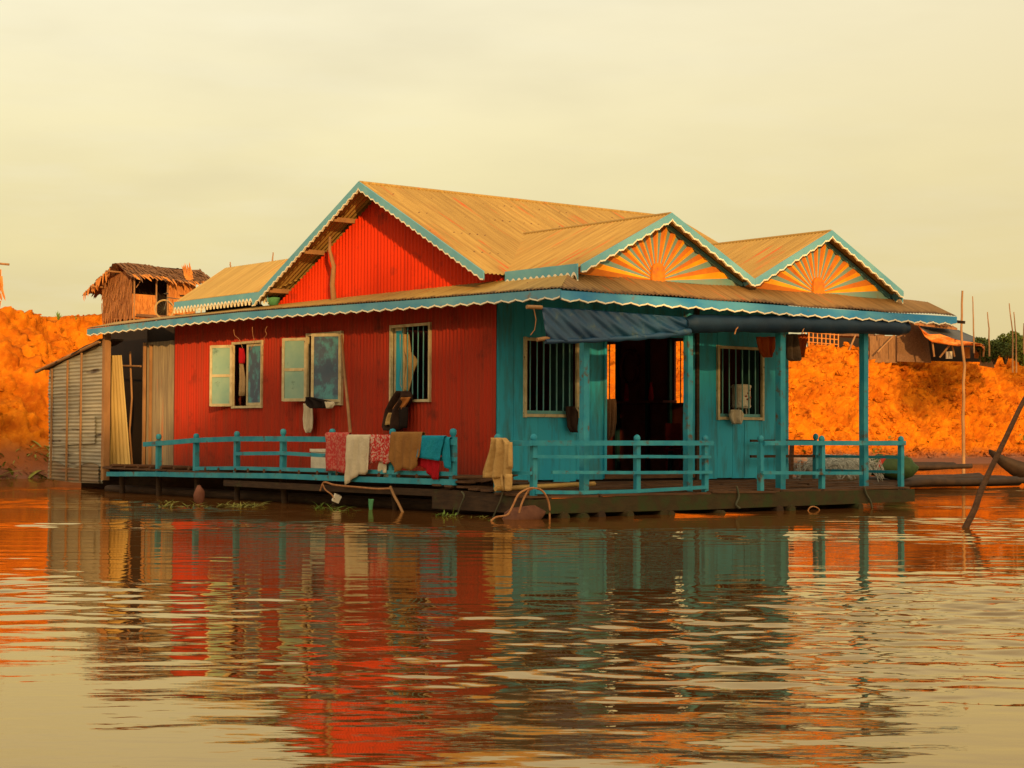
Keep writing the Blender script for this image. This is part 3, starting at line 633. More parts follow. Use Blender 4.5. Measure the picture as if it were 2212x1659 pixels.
# sloping porch planks, laid along the front
mb=MB()
rows=[(.12,.30),(.36,.315),(.62,.34),(.9,.36),(1.2,.375),(1.5,.39),(1.8,.40),(2.08,.405)]
for i,(a,z) in enumerate(rows):
    b=-.02
    while b<BEND-.3:
        L_=ru(1.2,2.8); e_=min(b+L_,BEND-ru(0,.1)); 
        mb.beam((b,a+ru(-.02,.02),z+ru(-.012,.012)),(e_-.02,a+ru(-.02,.02),z+ru(-.012,.012)),ru(.17,.25),.03,n=3,jit=.004); b=e_
part(mb,'deck_plank',M['plank'],label='weathered porch planks')
mb=MB()
for i in range(9): b=.4+i*.92; mb.tube([(b,.02,.285),(b,2.3,.32)],.035,7)
part(mb,'joist',M['oldwood'])
# bamboo floats whose ends poke out beneath the hull board
for b in (.62,.95,1.30,1.78,2.5,2.62,3.6,4.9,5.15,6.7):
    r=ru(.045,.085); z=ru(-.03,.02); L_=ru(.02,.12)
    mb=MB().tube([(b,-L_,z),(b,2.0,z)],[r,r],12); part(mb,'float_tube',M['mossbeam'] if R()<.6 else M['oldwood'])
# side walkway
mb=MB()
a=1.5
for k in range(5):
    a0=1.45
    a9=onb(230,1030,.12+k*.24).y
    while a0<a9-.1:
        L_=ru(1.5,3); e_=min(a0+L_,a9); bb=.12+k*.24
        mb.beam((bb,a0,.47+ru(-.01,.01)),(bb,e_-.02,.47+ru(-.01,.01)),.2,.03); a0=e_
part(mb,'walkway_plank',M['plank'])
mb=MB()
a0=1.7
while a0<onb(232,1030,.02).y: mb.tube([(.015,a0,.525),(1.1,a0+.03,.50)],.036,7); a0+=ru(.42,.62)
part(mb,'joist',M['plank'],label='round joist ends under the side walkway')
def railA(pix,b,h,w_=.045,m=M['rail'],nm='rail',par=None):
    pts=[onb(x,y,b) for x,y in pix]; mb=MB()
    for p,q in zip(pts[:-1],pts[1:]): mb.beam(p,q,w_,h)
    return part(mb,nm,m,par or house)
def railB(pix,a,h,w_=.045,m=M['rail'],nm='rail',par=None):
    pts=[ona(x,y,a) for x,y in pix]; mb=MB()
    for p,q in zip(pts[:-1],pts[1:]): mb.beam(p,q,w_,h)
    return part(mb,nm,m,par or house)
toe=railA([(232,1024),(330,1024),(420,1026),(600,1028),(800,1036),(985,1042)],.03,.085,nm='toe_board')
sill=railA([(487,1043),(700,1054),(985,1066),(1146,1080)],.06,.10,.08,M['oldwood'],'side_beam')
mb=MB()
for px,yy in((343,0),(424,0),(512,0),(612,0),(720,0),(850,0),(985,0),(262,0)):
    p=onb(px,1030,.22); part(MB().tube([(p.x+ru(0,.1),p.y,-.5),(p.x,p.y+ru(-.05,.05),.45)],ru(.04,.06),7),'pile',M['oldwood'])
mb=MB(); mb.beam((1.4,1.5,.2),(1.4,aS+1.5,.2),.1,.45); part(mb,'under_floor_beam',M['oldwood'])
mb=MB()
for i in range(9): mb.tube([(.55+.1*(i%3),1.2+i*.1,.06+.04*(i%2)),(.5+.12*(i%4),aS-ru(1.2,2),.05)],.07,8)
part(mb,'float_tube',M['oldwood'],label='floats in the dark under the side walkway')
# --- railings
def rpost(par,b,a,z0,z1,w_=.075,fin='ball',lean=0):
    mb=MB().beam((b,a,z0),(b+lean,a,z1),w_,w_,up=(0,1,0),n=4,jit=.003)
    if fin=='ball': mb.lathe((b+lean,a,z1),[(.028,-.01),(.026,.02),(.040,.035),(.050,.065),(.046,.095),(.028,.118),(.006,.128)],12)
    else: mb.lathe((b+lean,a,z1),[(.030,-.01),(.034,.02),(.050,.045),(.050,.09),(.034,.115),(.006,.122)],12)
    return part(mb,'rail_post',M['rail'],par)
side=empty('side_railing',None,None); side.parent=house
for px,zt_ in((343,.98),(424,.99),(512,1.03),(612,1.07),(718,1.07),(848,1.07),(979,1.07)):
    p=onb(px,950,.09); rpost(side,.09,p.y,.44,zt_+.03,.085,'stub')
railA([(311,960),(343,958),(424,951),(512,948),(612,948),(703,949),(850,951),(985,955)],.04,.085,par=side)
railA([(512,980),(612,979),(703,984),(850,990),(985,992)],.045,.06,par=side)
railA([(424,1012),(512,1011),(703,1016),(985,1024)],.045,.06,par=side)
front=empty('front_railing',None,None); front.parent=house
p=onb(1075,950,.09); rpost(front,.09,p.y,.33,1.02)
p=ona(1153,950,.15); rpost(front,p.x,.15,.28,1.02)
railA([(1147,957),(1080,957)],.09,.075,par=front); railA([(1147,1022),(1080,1021)],.09,.045,par=front)
for px in(1376,1523): p=ona(px,950,.15); rpost(front,p.x,.15,.28,1.02)
railB([(1148,957),(1262,957),(1500,957),(1540,957)],.10,.07,.04,par=front)
railB([(1150,986),(1262,987),(1375,986),(1535,987)],.10,.045,.04,par=front)
railB([(1192,1020),(1375,1021),(1537,1020)],.10,.045,.04,par=front)
railB([(1156,1063),(1262,1064),(1375,1061),(1480,1055),(1528,1052)],.10,.05,.04,par=front)
end=empty('end_railing',None,None); end.parent=house
for px in(1643,1775,1946): p=ona(px,950,.15); rpost(end,p.x,.15,.28,1.02)
railB([(1650,957),(1775,957),(1955,957)],.10,.07,.04,par=end)
railB([(1646,1021),(1775,1022),(1862,1022)],.10,.05,.04,par=end)
cb=ona(1946,950,.15).x
aq=onb(1762,950,cb).y; rpost(end,cb,aq,.3,1.06)
for z,h in((1.02,.06),(.80,.045),(.56,.045)): mb=MB().beam((cb,.2,z),(cb,aq,z),.04,h); part(mb,'rail',M['rail'],end)
pz=ona(1762,950,aq); 
for z,h in((1.06,.04),(.80,.045)): mb=MB().beam((cb,aq,z),(cb-1.6,aq,z),.04,h); part(mb,'rail',M['oldwood'],end)
# --- left lean-to shed
shed=empty('lean_to',None,None); shed.parent=house; shed['label']='rusty tin lean-to at the left end'
def loc(p): return HI@p
q=onb(226,900,BW-.35); Pn=HM@q; dn=math.atan2(0,1)
near=at(222,1043,Pn.y); far=at(106,1036,Pn.y+2.6)
def yat(px,py,k): return loc(at(px,py,Pn.y+2.6*k))
def kpx(px):      # fraction along the panel for a screen column
    lo,hi=0.,1.
    nx,ny,fx,fy=near.x,near.y,far.x,far.y; t=ray(px,900); r=t.x/t.y
    return (r*ny-nx)/((fx-nx)-r*(fy-ny))
def pan(k,z): 
    p=near.lerp(far,k); return loc(V((p.x,p.y,z)))
ztop=lambda k: float(np.interp(k,[0,1],[loc(at(222,738,Pn.y)).z,loc(at(108,800,Pn.y+2.6)).z]))
zbot=lambda k: float(np.interp(k,[0,.5,1],[loc(at(222,1044,Pn.y)).z,loc(at(160,1042,Pn.y+1.3)).z,loc(at(108,1034,Pn.y+2.6)).z]))
Lp=(near-far).length; nrmP=(loc(far)-loc(near)).cross(V((0,0,1))).normalized()
if nrmP.dot(HI@V((0,0,H))-loc(near))<0: nrmP=-nrmP
def hpanel(k0,k1,z0f,z1f,off,m):
    mb=MB(); st=.076/6; zmin=min(z0f(k0),z0f(k1),z0f((k0+k1)/2)); zmax=max(z1f(k0),z1f(k1))
    nz_=int((zmax-zmin)/st); us=[k0+(k1-k0)*i/14 for i in range(15)]; vs=[];uv=[]
    for j in range(nz_+1):
        z=zmin+(zmax-zmin)*j/nz_
        for k in us:
            zz=min(max(z,z0f(k)),z1f(k)); o=.010*math.sin(2*math.pi*z/.076)+off+.012*math.sin(k*9+z*3)
            vs.append(pan(k,zz)+nrmP*o); uv.append((zz+off*9,k*Lp))
    n=15; fs=[(j*n+i,j*n+i+1,(j+1)*n+i+1,(j+1)*n+i) for j in range(nz_) for i in range(n-1)]
    mb.add(vs,fs,uv,True); return part(mb,'tin_panel',m,shed)
def lin(v0,v1): return lambda k: v0+(v1-v0)*k
hpanel(0,.45,zbot,ztop,0.0,M['zinc']); hpanel(.42,1,zbot,lambda k:min(ztop(k)-.02,2.0),.02,M['zinc']); hpanel(.40,1,lambda k:1.93,ztop,.035,M['zinc'])
hpanel(.12,.95,lambda k:.95-.1*k,lambda k:1.52-.05*k,.042,M['zinc'])
hpanel(0.02,.98,zbot,lambda k:zbot(k)+.36+.06*math.sin(k*9),.055,M['oldsheet'])
for px in(182,152,118):
    k=kpx(px); mb=MB().beam(pan(k,zbot(k)+.02)+nrmP*.075,pan(k,ztop(k)-.02)+nrmP*.075,.05,.03,up=tuple(nrmP),n=4,jit=.006); part(mb,'batten',M['lightwood'],shed)
mb=MB(); mb.beam(pan(-.03,ztop(0)+.04)-nrmP*.12,pan(1.06,ztop(1.06)+.03)-nrmP*.12,.5,.035,n=8,jit=.02); part(mb,'lean_roof',M['oldwood'],shed)
mb=MB(); mb.tube([pan(.0,ztop(0)-.0)+nrmP*.1,pan(1.2,ztop(1.15)-.02)+nrmP*.1],.035,7); part(mb,'roof_pole',M['lightwood'],shed)
pc=pan(-.04,1); mb=MB().beam((pc.x,pc.y,.2),(pc.x,pc.y,eavez(AE)+.1),.13,.12,up=(0,1,0),n=5,jit=.006); part(mb,'shed_post',M['lightwood'],shed)
# bright leaning sheet and dark inside
lb=BW-.02
a0_,a1_=onb(232,1010,lb).y,onb(277,1010,lb).y; t0_,t1_=onb(232,770,lb).y,onb(257,770,lb).y; zl0,zl1=onb(255,1012,lb).z,onb(244,768,lb).z
mb=MB(); vs=[];uv=[];n=48
for i in range(n+1):
    t=i/n
    for j in range(9):
        s_=j/8; a=(a0_+(a1_-a0_)*t)*(1-s_)+(t0_+(t1_-t0_)*t)*s_
        vs.append((lb-.10+.16*t+.02*math.sin(t*math.pi*2*7),a,zl0+(zl1-zl0)*s_)); uv.append((t*.6,zl0+(zl1-zl0)*s_))
mb.add(vs,[(i*9+j,(i+1)*9+j,(i+1)*9+j+1,i*9+j+1) for i in range(n) for j in range(8)],uv,True); part(mb,'leaning_sheet',M['sheet'],shed,label='bright yellowed corrugated sheet leaning in the doorway')
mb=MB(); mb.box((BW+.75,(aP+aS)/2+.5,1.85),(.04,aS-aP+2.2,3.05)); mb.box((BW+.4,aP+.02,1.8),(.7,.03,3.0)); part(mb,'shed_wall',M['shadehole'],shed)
mb=MB(); mb.tube([onb(253,790,BW+.15),onb(304,791,BW+.15)],.022,6); mb.tube([onb(286,1010,BW+.2),onb(280,930,BW+.2),onb(285,860,BW+.2),onb(281,760,BW+.2)],.022,6); part(mb,'roof_pole',M['lightwood'],shed,label='crooked sticks inside the dark doorway')
# ------------------------------------------------------------------ things on and round the house
def rows_cloth(name,label,cat,rows,plane,val,m,thick=.03,folds=3,parent=None,group=None,nseg=22,amp=.6,stick=None):
    """soft hanging thing given as rows (py, pxL, pxR) on a house plane; lens-shaped section with folds"""
    fn=(lambda x,y:onb(x,y,val)) if plane=='b' else (lambda x,y:ona(x,y,val))
    nr=V((-1,0,0)) if plane=='b' else V((0,-1,0)); rr_=[]
    for (r0,r1) in zip(rows[:-1],rows[1:]):
        for j in range(3): t=j/3; rr_.append([r0[i]+(r1[i]-r0[i])*t for i in range(3)])
    rr_.append(rows[-1]); vs=[];k=nseg; ph=ru(0,6)
    for j,(y,xl,xr) in enumerate(rr_):
        L_=fn(xl,y);Rr=fn(xr,y); tt=j/len(rr_)
        for i in range(k):
            t=i/(k-1); env=math.sin(math.pi*t)**.5 if 0<t<1 else 0
            o=thick*(.5+amp*math.sin(t*folds*2*math.pi+ph+1.2*math.sin(tt*3)))*env
            vs.append(L_.lerp(Rr,t)+nr*(o+thick*.3)+V((0,0,.004*math.sin(t*17+ph))))
        for i in range(k):
            t=1-i/(k-1); vs.append(L_.lerp(Rr,t)-nr*(thick*.12*math.sin(math.pi*t)))
    n=2*k;m_=len(rr_); fs=[(j*n+i,j*n+(i+1)%n,(j+1)*n+(i+1)%n,(j+1)*n+i) for j in range(m_-1) for i in range(n)]
    fs+= [tuple(range(n-1,-1,-1)),tuple((m_-1)*n+i for i in range(n))]
    mb=MB().add(vs,fs,None,True); o0=sum((V(v) for v in vs[-n:]),V((0,0,0)))/n
    o=mb.build(name,m,parent,None if parent else 'H',o0 if not parent else (0,0,0))
    if not parent: tag(o,label,cat,group)
    return o
def drape(name,label,cat,px0,px1,ybot,m,b=.04,ytop=944,back=.25,folds=4,thick=.018,slant=0,group='washing on the railing'):
    """washing folded over the side rail: front fall, over the rail, short back fall"""
    a0,a1=onb(px0,950,b-.05).y,onb(px1,950,b-.05).y; zt_=onb((px0+px1)/2,ytop,b-.05).z
    zb=[onb(px0+(px1-px0)*i/(len(ybot)-1),y,b-.05).z for i,y in enumerate(ybot)]
    nu=34;vs=[];prof=[];ph=ru(0,6)
    us=[i/(nu-1) for i in range(nu)]; nv=17
    for i,u in enumerate(us):
        a=a0+(a1-a0)*u; zbot=float(np.interp(u,np.linspace(0,1,len(zb)),zb))
        for j in range(nv):
            t=j/(nv-1)
            if t<.7: s_=1-t/.7; z=zt_+(zbot-zt_)*s_; bb=b-.042-.012*s_; f=thick*math.sin(u*folds*6.28+ph+s_)*s_
            elif t<.85: w_=(t-.7)/.15*math.pi; z=zt_+.018*math.sin(w_); bb=b-.03*math.cos(w_)-.005; f=0
            else: s_=(t-.85)/.15; z=zt_-back*s_; bb=b+.035; f=0
            f+=.010*nz(V((a*9,z*7,ph)))*(1 if t<.7 else 0)+.006*nz(V((a*25,z*9,ph)))
            vs.append(V((bb-f,a+.02*nz(V((z*5,ph,0)))+slant*max(0,1-t/.7)*(1 if t<.7 else 0),z)))
    fs=[(i*nv+j,(i+1)*nv+j,(i+1)*nv+j+1,i*nv+j+1) for i in range(nu-1) for j in range(nv-1)]
    o=MB().add(vs,fs,[(v[1],v[2]) for v in vs],True).build(name,m,None,'H',(b,(a0+a1)/2,zt_))
    md=o.modifiers.new('thickness','SOLIDIFY'); md.thickness=.008
    return tag(o,label,cat,group)
drape('patterned_cloth','red cloth with grey pattern, leftmost on the side railing','cloth',702,752,[1018,1017,1020,1026],C_redpat,b=.03,ytop=936,folds=2)
drape('sheet','plain cream sheet with a long tail hanging over the side railing','sheet',747,797,[1048,1040,1032,1024,1026,1020],C_cream,b=.012,ytop=941,folds=3)
drape('patterned_cloth','red and white speckled cloth between the cream sheet and the brown shirt','cloth',793,846,[1002,1000,996,1003,998],C_redwhite,b=.03,ytop=941,folds=4)
drape('shirt','ochre brown shirt hanging over the side railing','shirt',842,909,[990,1022,1018,1008,1016,1018,1005,985],C_brown,b=.0,ytop=935,folds=4,thick=.025)
drape('red_cloth','dark red garment behind the turquoise towel','garment',888,950,[1000,1006,1008,1022,1036,1036],C_red,b=.045,ytop=946,folds=5)
drape('towel','small turquoise towel, last but one on the side railing','towel',908,957,[988,992,996],C_blue,b=.0,ytop=943,folds=1,thick=.008,slant=.1)
drape('cloth_strip','narrow turquoise strip of cloth at the end of the side railing','cloth',949,969,[990,1010,1014],C_blue,b=.03,ytop=946,folds=1,slant=-.05)
drape('cream_rag','small cream rag low beneath the patterned cloth on the railing','rag',818,835,[1018,1022],C_cream,b=.06,ytop=996,folds=1)
j=rows_cloth('jacket','faded tan jacket hung on the corner post of the porch','jacket',[(946,1066,1094),(955,1064,1102),(975,1060,1107),(1000,1052,1107),(1020,1046,1106),(1032,1046,1104)],'b',-.02,C_tan,.09,3)
for rws in ([(1026,1066,1086),(1045,1072,1090),(1060,1075,1091)],[(1024,1090,1107),(1045,1092,1107),(1060,1094,1106)],[(955,1094,1107),(985,1097,1108),(1012,1097,1108)]):
    s_=rows_cloth('jacket_sleeve',None,None,rws,'b',-.05,C_tan,.06,1,nseg=12); mw=s_.matrix_world.copy(); s_.parent=j; s_.matrix_parent_inverse=Matrix.Identity(4); s_.matrix_basis=j.matrix_world.inverted()@mw
rows_cloth('shirt','cream shirt hanging inside the bars of the right red-wall window','shirt',[(722,866,884),(738,866,886),(760,866,889),(780,865,905),(800,866,896),(830,866,888),(846,874,884)],'b',BW+.10,C_tan,.05,2)
bg=rows_cloth('backpack','black and tan bag hanging from the sill of the right red-wall window','bag',[(845,870,888),(856,858,893),(868,850,890),(885,842,880),(905,838,874),(922,834,872),(930,840,866)],'b',BW-.10,C_dark,.14,2)
for rws,mm in (([(858,868,888),(870,860,882),(884,850,872)],C_orange and cloth('orange_bag_cloth',(.42,.16,.04),(.36,.12,.03))),([(892,842,858),(906,836,856),(918,834,852)],C_tan),([(880,862,882),(905,864,882),(925,862,880)],C_black)):
    s_=rows_cloth('bag_panel',None,None,rws,'b',BW-.20,mm,.05,1,nseg=12); mw=s_.matrix_world.copy(); s_.parent=bg; s_.matrix_basis=bg.matrix_world.inverted()@mw
rows_cloth('cream_cloth','cream cloth knotted under the middle window of the red wall','cloth',[(872,660,672),(885,660,676),(905,658,677),(925,660,676),(935,666,672)],'b',BW-.12,C_cream,.06,2)
rows_cloth('black_cloth','black cloth draped along the sill of the middle window','cloth',[(858,664,676),(868,660,722),(876,664,722),(882,672,712)],'b',BW-.33,C_black,.06,3)
rows_cloth('striped_cloth','striped cream rag on the sill of the middle window','rag',[(868,702,722),(874,704,724),(882,706,718)],'b',BW-.42,C_cream,.03,3)
rows_cloth('dark_cloth','dark brown cloth hanging from the porch window nearest the red wall','cloth',[(878,1222,1240),(890,1222,1246),(905,1224,1246),(922,1225,1244),(934,1232,1244)],'a',AW-.10,C_dark,.08,2)
rows_cloth('coat','brown coat hanging in the open doorway','coat',[(862,1303,1327),(880,1303,1328),(910,1303,1328),(940,1303,1322),(950,1303,1308)],'a',AW+.10,cloth('brown_coat_cloth',(.13,.075,.045),(.09,.05,.03)),.08,3)
rows_cloth('cloth_bag','small cream bag tied to the bars of the far porch window','bag',[(885,1577,1598),(895,1574,1603),(905,1576,1600),(916,1581,1597)],'a',AW-.12,C_cream,.09,2)
rows_cloth('food_cover','orange cloth cover hanging under the porch roof','cover',[(728,1633,1672),(742,1635,1671),(760,1640,1665),(772,1648,1656)],'a',AW-.5,C_orange,.12,3)
rows_cloth('plastic_bag','smoky plastic bag hanging beside the far porch post','bag',[(722,1698,1712),(740,1698,1718),(760,1698,1724),(776,1699,1727),(780,1706,1716)],'a',.95,C_grey,.12,2)
rows_cloth('hanging_net','orange mesh hanging under the eave beside the plastic bag','net',[(722,1706,1742),(740,1710,1740),(760,1716,1734),(772,1722,1732)],'a',1.6,C_orange,.08,4)
rows_cloth('hanging_cloth','small red cloth hanging inside the left red-wall window','cloth',[(752,521,527),(770,519,530),(785,520,529)],'b',BW+.12,C_red,.05,1)
rows_cloth('hanging_cloth','pale folded cloth hanging inside the left red-wall window','cloth',[(785,522,526),(820,520,531),(855,518,530)],'b',BW+.14,cloth('faded_cloth',(.34,.25,.15),(.28,.2,.12)),.05,2)
# white foam box on the walkway
p0_,p1_=onb(668,1010,.55),onb(704,962,.55)
fb=MB().box(((.75),(p0_.y+p1_.y)/2,.67),(.34,abs(p0_.y-p1_.y),.36)).build('foam_box',C_white,None,'H',(.75,(p0_.y+p1_.y)/2,.49)); tag(fb,'dirty white foam box standing behind the side railing','box')
mb=MB().box((.75,(p0_.y+p1_.y)/2,.87),(.37,abs(p0_.y-p1_.y)+.03,.05)); l=mb.build('lid',C_white); l.parent=fb; l.matrix_basis=Matrix.Translation(-V((.75,(p0_.y+p1_.y)/2,.49)))
# leaning bamboo pole, prop on the gable, green bowl
t=MB().tube([onb(758,948,.30),onb(752,880,.5),onb(744,800,BW-.2),onb(738,724,BW-.08)],[.028,.026,.022,.018],8).build('leaning_pole',M['lightwood'],None,'H',onb(758,948,.30)); tag(t,'crooked pole leaning against the red wall beside the middle window','pole')
t=MB().tube([onb(722,655,RB+.30),onb(718,615,RB+.24),onb(721,575,RB+.16),onb(712,540,RB+.1),onb(713,512,RB+.05)],[.05,.045,.038,.03,.024],8).build('bent_branch',M['lightwood'],None,'H',onb(722,655,RB+.3)); tag(t,'bent bare branch propping the left eave of the red gable','branch')
gb=onb(590,660,BW-.12); bo=MB().lathe(gb,[(.05,0),(.09,.02),(.115,.10),(.125,.14),(.11,.14),(.09,.04),(.0,.03)],18).build('bowl',C_green,None,'H',gb); tag(bo,'green plastic bowl tucked under the left corner of the red gable','bowl')
# water dispenser behind the far window
wc=ona(1601,882,AW+.21); d=MB(); d.lathe(wc,[(.145,0),(.165,.02),(.168,.04),(.16,.05),(.16,.34),(.172,.35),(.172,.38),(.14,.40),(.02,.41)],24); disp=d.build('water_dispenser',C_white,None,'H',wc); tag(disp,'round white water dispenser with pink flowers behind the far window bars','water dispenser')
mb=MB()
for k_,(dx,dz) in enumerate(((-.03,.2),(.0,.25),(.03,.18),(.02,.3),(-.01,.15))):
    mb.lathe((dx*1.6,-.162,dz),[(.0,-.018),(.017,-.01),(.02,0),(.017,.01),(.0,.018)],8)
fl=mb.build('flower_print',cloth('pink_print',(.55,.15,.12),(.5,.2,.15))); fl.parent=disp
mb=MB().tube([(-.07,-.12,.04),(-.07,-.2,.03),(-.07,-.2,0)],.012,6); tp=mb.build('tap',C_white); tp.parent=disp
mb=MB()
for s_ in(-1,1): mb.tube([(s_*.09,-.03,0),(s_*.1,-.03,-.12)],.012,6); mb.tube([(s_*.09,.06,0),(s_*.1,.06,-.12)],.012,6)
lg=mb.build('stand',C_white); lg.parent=disp
# altar things seen through the doorway
q=onb(1366,850,bR-.25); sh=MB().box((q.x,q.y,q.z-.16),(.35,2.0,.04)).build('altar_shelf',M['dark'],None,'H',(q.x,q.y,q.z-.16)); tag(sh,'dark shelf inside the house seen through the doorway','shelf')
for px,lab in((1353,'left red candle jar on the dark shelf inside the doorway'),(1406,'right red candle jar on the dark shelf inside the doorway')):
    p=onb(px,880,bR-.3); c_=MB().lathe((p.x,p.y,q.z-.14),[(.04,0),(.05,.05),(.045,.2),(.02,.28),(.03,.33)],10).build('candle_jar',C_red,None,'H',(p.x,p.y,q.z-.14)); tag(c_,lab,'candle')
p=onb(1360,795,bR-.08); mb=MB()
fr_=[(p.x,p.y+.24*math.cos(t),p.z+.32*math.sin(t)) for t in np.linspace(0,2*math.pi,25)]; mb.tube(fr_,.045,6,False); pm=mb.build('picture_frame',cloth('dark_red_frame',(.14,.03,.02),(.1,.02,.015)),None,'H',p); tag(pm,'dark red oval frame hanging on the wall inside the doorway','picture frame')
cq=ona(1470,1010,AW+.9); mb=MB(); mb.box((cq.x,cq.y,.9),(.4,.38,.03)); C_chair=cloth('dull_red_plastic',(.12,.01,.01),(.09,.01,.01)); st=mb.build('plastic_chair',C_chair,None,'H',(cq.x,cq.y,.48)); tag(st,'red plastic chair in the shade of the doorway','chair')
for dx in(-.17,.17):
    for dy in(-.16,.16): l=MB().tube([(dx,dy,0),(dx*.95,dy*.95,.42)],.015,6).build('leg',C_chair); l.parent=st
l=MB().box((0,.18,.66),(.36,.02,.42)).build('backrest',C_chair); l.parent=st
# ------------------------------------------------------------------ blue tarpaulin under the porch eave
def tarp():
    base=ona(1170,690,.06); root=empty('tarpaulin','blue tarpaulin rolled down at the left end of the porch, rolled up at the right','tarpaulin',HM@Matrix.Translation(base))
    tops=[(1170,664),(1260,668),(1350,675),(1440,682),(1486,686)]; bots=[(1181,738),(1260,736),(1350,731),(1440,724),(1486,716)]
    nu,nv=60,22; vs=[];uv=[]
    for i in range(nu+1):
        u=i/nu; xt=1170+(1486-1170)*u; yt=float(np.interp(xt,[p[0] for p in tops],[p[1] for p in tops])); xb=1181+(1486-1181)*u; yb=float(np.interp(xb,[p[0] for p in bots],[p[1] for p in bots]))
        for j in range(nv+1):
            v=j/nv; x=xt+(xb-xt)*v; y=yt+(yb-yt)*v
            w_=.03*math.sin((u*2.6-v*.9)*9)*(.3+v*.7)*(.4+u)+.012*math.sin((u*3-v*.6)*27)+.02*math.sin(v*math.pi)
            aa=.10-.06*v+ .10*u*0; p=ona(x,y,aa-w_); vs.append(p-base); uv.append((u*3,v))
    mb=MB().add(vs,[(i*(nv+1)+j,(i+1)*(nv+1)+j,(i+1)*(nv+1)+j+1,i*(nv+1)+j+1) for i in range(nu) for j in range(nv)],uv,True); s_=mb.build('sheet',M['tarp'],root); md=s_.modifiers.new('t','SOLIDIFY'); md.thickness=.006
    pts=[];rad=[]
    for i in range(33):
        x=1178+(1490-1178)*i/32; y=float(np.interp(x,[p[0] for p in bots],[p[1] for p in bots])); pts.append(ona(x,y,.04)-base); rad.append(.030+.008*math.sin(i*1.3)+.02*i/32)
    mb=MB().tube(pts,rad,10); mb.build('hem_roll',M['tarp'],root)
    pts=[];rad=[]
    for i in range(60):
        x=1478+(1958-1478)*i/59; y=float(np.interp(x,[1478,1560,1700,1850,1958],[700,699,700,703,708])); pts.append(ona(x,y,.10+.01*math.sin(i))-base); rad.append((.132+.006*math.sin(i*.35)+.004*math.sin(i*1.1))*(1 if 1<i<58 else .7))
    MB().tube(pts,rad,12).build('rolled_part',M['tarpdark'],root)
    for a_,b_ in(((1138,663),(1170,664)),((1160,734),(1186,730))): MB().tube([ona(*a_,.06)-base,ona(*b_,.06)-base],.028,8).build('pole_end',M['lightwood'],root)
    MB().tube([ona(1153,666,.05)-base,ona(1158,690,.05)-base,ona(1155,712,.05)-base,ona(1146,724,.05)-base],.006,5).build('cord',M['rope'],root)
    for px in(1590,1735): MB().tube([ona(px+8,700,0)-base,ona(px,712,-.01)-base,ona(px-3,722,-.01)-base],.010,5).build('cord',M['rope'],root)
tarp()
# ------------------------------------------------------------------ ropes, floats, plants at the waterline
def ropeobj(name,label,cat,pix,b=None,a=None,m=M['rope'],r=.014):
    pts=[(onb(x,y,b) if b is not None else ona(x,y,a)) for x,y in pix]; P=[V(p) for p in pts]; sm=[]
    for i in range(len(P)-1):
        p0,p1,p2,p3=P[max(i-1,0)],P[i],P[i+1],P[min(i+2,len(P)-1)]
        for k in range(5):
            t=k/5; sm.append(.5*((2*p1)+(-p0+p2)*t+(2*p0-5*p1+4*p2-p3)*t*t+(-p0+3*p1-3*p2+p3)*t**3))
    sm.append(P[-1]); o=MB().tube(sm,r,6).build(name,m,None,'H',P[0]); return tag(o,label,cat)
for pts_,lab_ in(([(505,712),(507,724),(515,731),(519,738),(524,752)],'thin vine dangling from the long eave above the left red-wall window'),([(577,705),(573,714),(576,722),(571,730),(572,742)],'short dry tendril hanging from the long eave'),([(545,706),(546,722),(549,738),(541,756)],'loose string hanging from the long eave near the left window')): ropeobj('dry_vine',lab_,'vine',pts_,b=BE+.02,r=.005)
ropeobj('hoop','tall orange cane hoop standing in the water at the pontoon corner','hoop',[(1121,1108),(1128,1085),(1140,1062),(1152,1055),(1168,1058),(1180,1072),(1187,1095),(1187,1130)],a=-.12)
ropeobj('hoop','lower cane hoop leaning left of the pontoon corner','hoop',[(1060,1126),(1072,1117),(1096,1112),(1108,1092),(1120,1068),(1140,1056),(1152,1054)],a=-.16)
ropeobj('mooring_rope','slack green grey rope dropping from under the tan jacket','rope',[(1086,1062),(1082,1078),(1074,1098),(1064,1120)],b=-.05,m=M['ropegrey'],r=.012)
ropeobj('mooring_rope','rope end curling near the plants below the side walkway','rope',[(997,1062),(1003,1072),(996,1090),(988,1112)],b=-.05,m=M['ropegrey'],r=.012)
ropeobj('mooring_rope','brown rope strung along the beam under the washing','rope',[(692,1060),(700,1042),(720,1047),(745,1050),(780,1053),(815,1056),(843,1055)],b=-.06,r=.016)
ropeobj('mooring_rope','frayed rope tail hanging beside the small white float','rope',[(697,1045),(703,1058),(716,1068),(722,1078)],b=-.06,r=.012)
ropeobj('stick','short brown stick slanting down from the beam into the water','stick',[(843,1051),(852,1072),(862,1090),(872,1112)],b=-.12,m=M['lightwood'],r=.022)
ropeobj('mooring_rope','rope looped round the hull board near its middle','rope',[(1591,1050),(1596,1072),(1590,1090),(1598,1098)],a=-.03,m=M['ropegrey'],r=.016)
ropeobj('mooring_rope','rope looped over the far end of the hull board','rope',[(1866,1050),(1872,1068),(1880,1082),(1884,1098)],a=-.03,m=M['ropegrey'],r=.016)
ropeobj('cane_loop','small bent cane rising from the water under the hull board','cane',[(1742,1112),(1748,1098),(1757,1094),(1768,1099),(1774,1112)],a=-.10,r=.011)
def atw(px,py): return onz(px,py,0)
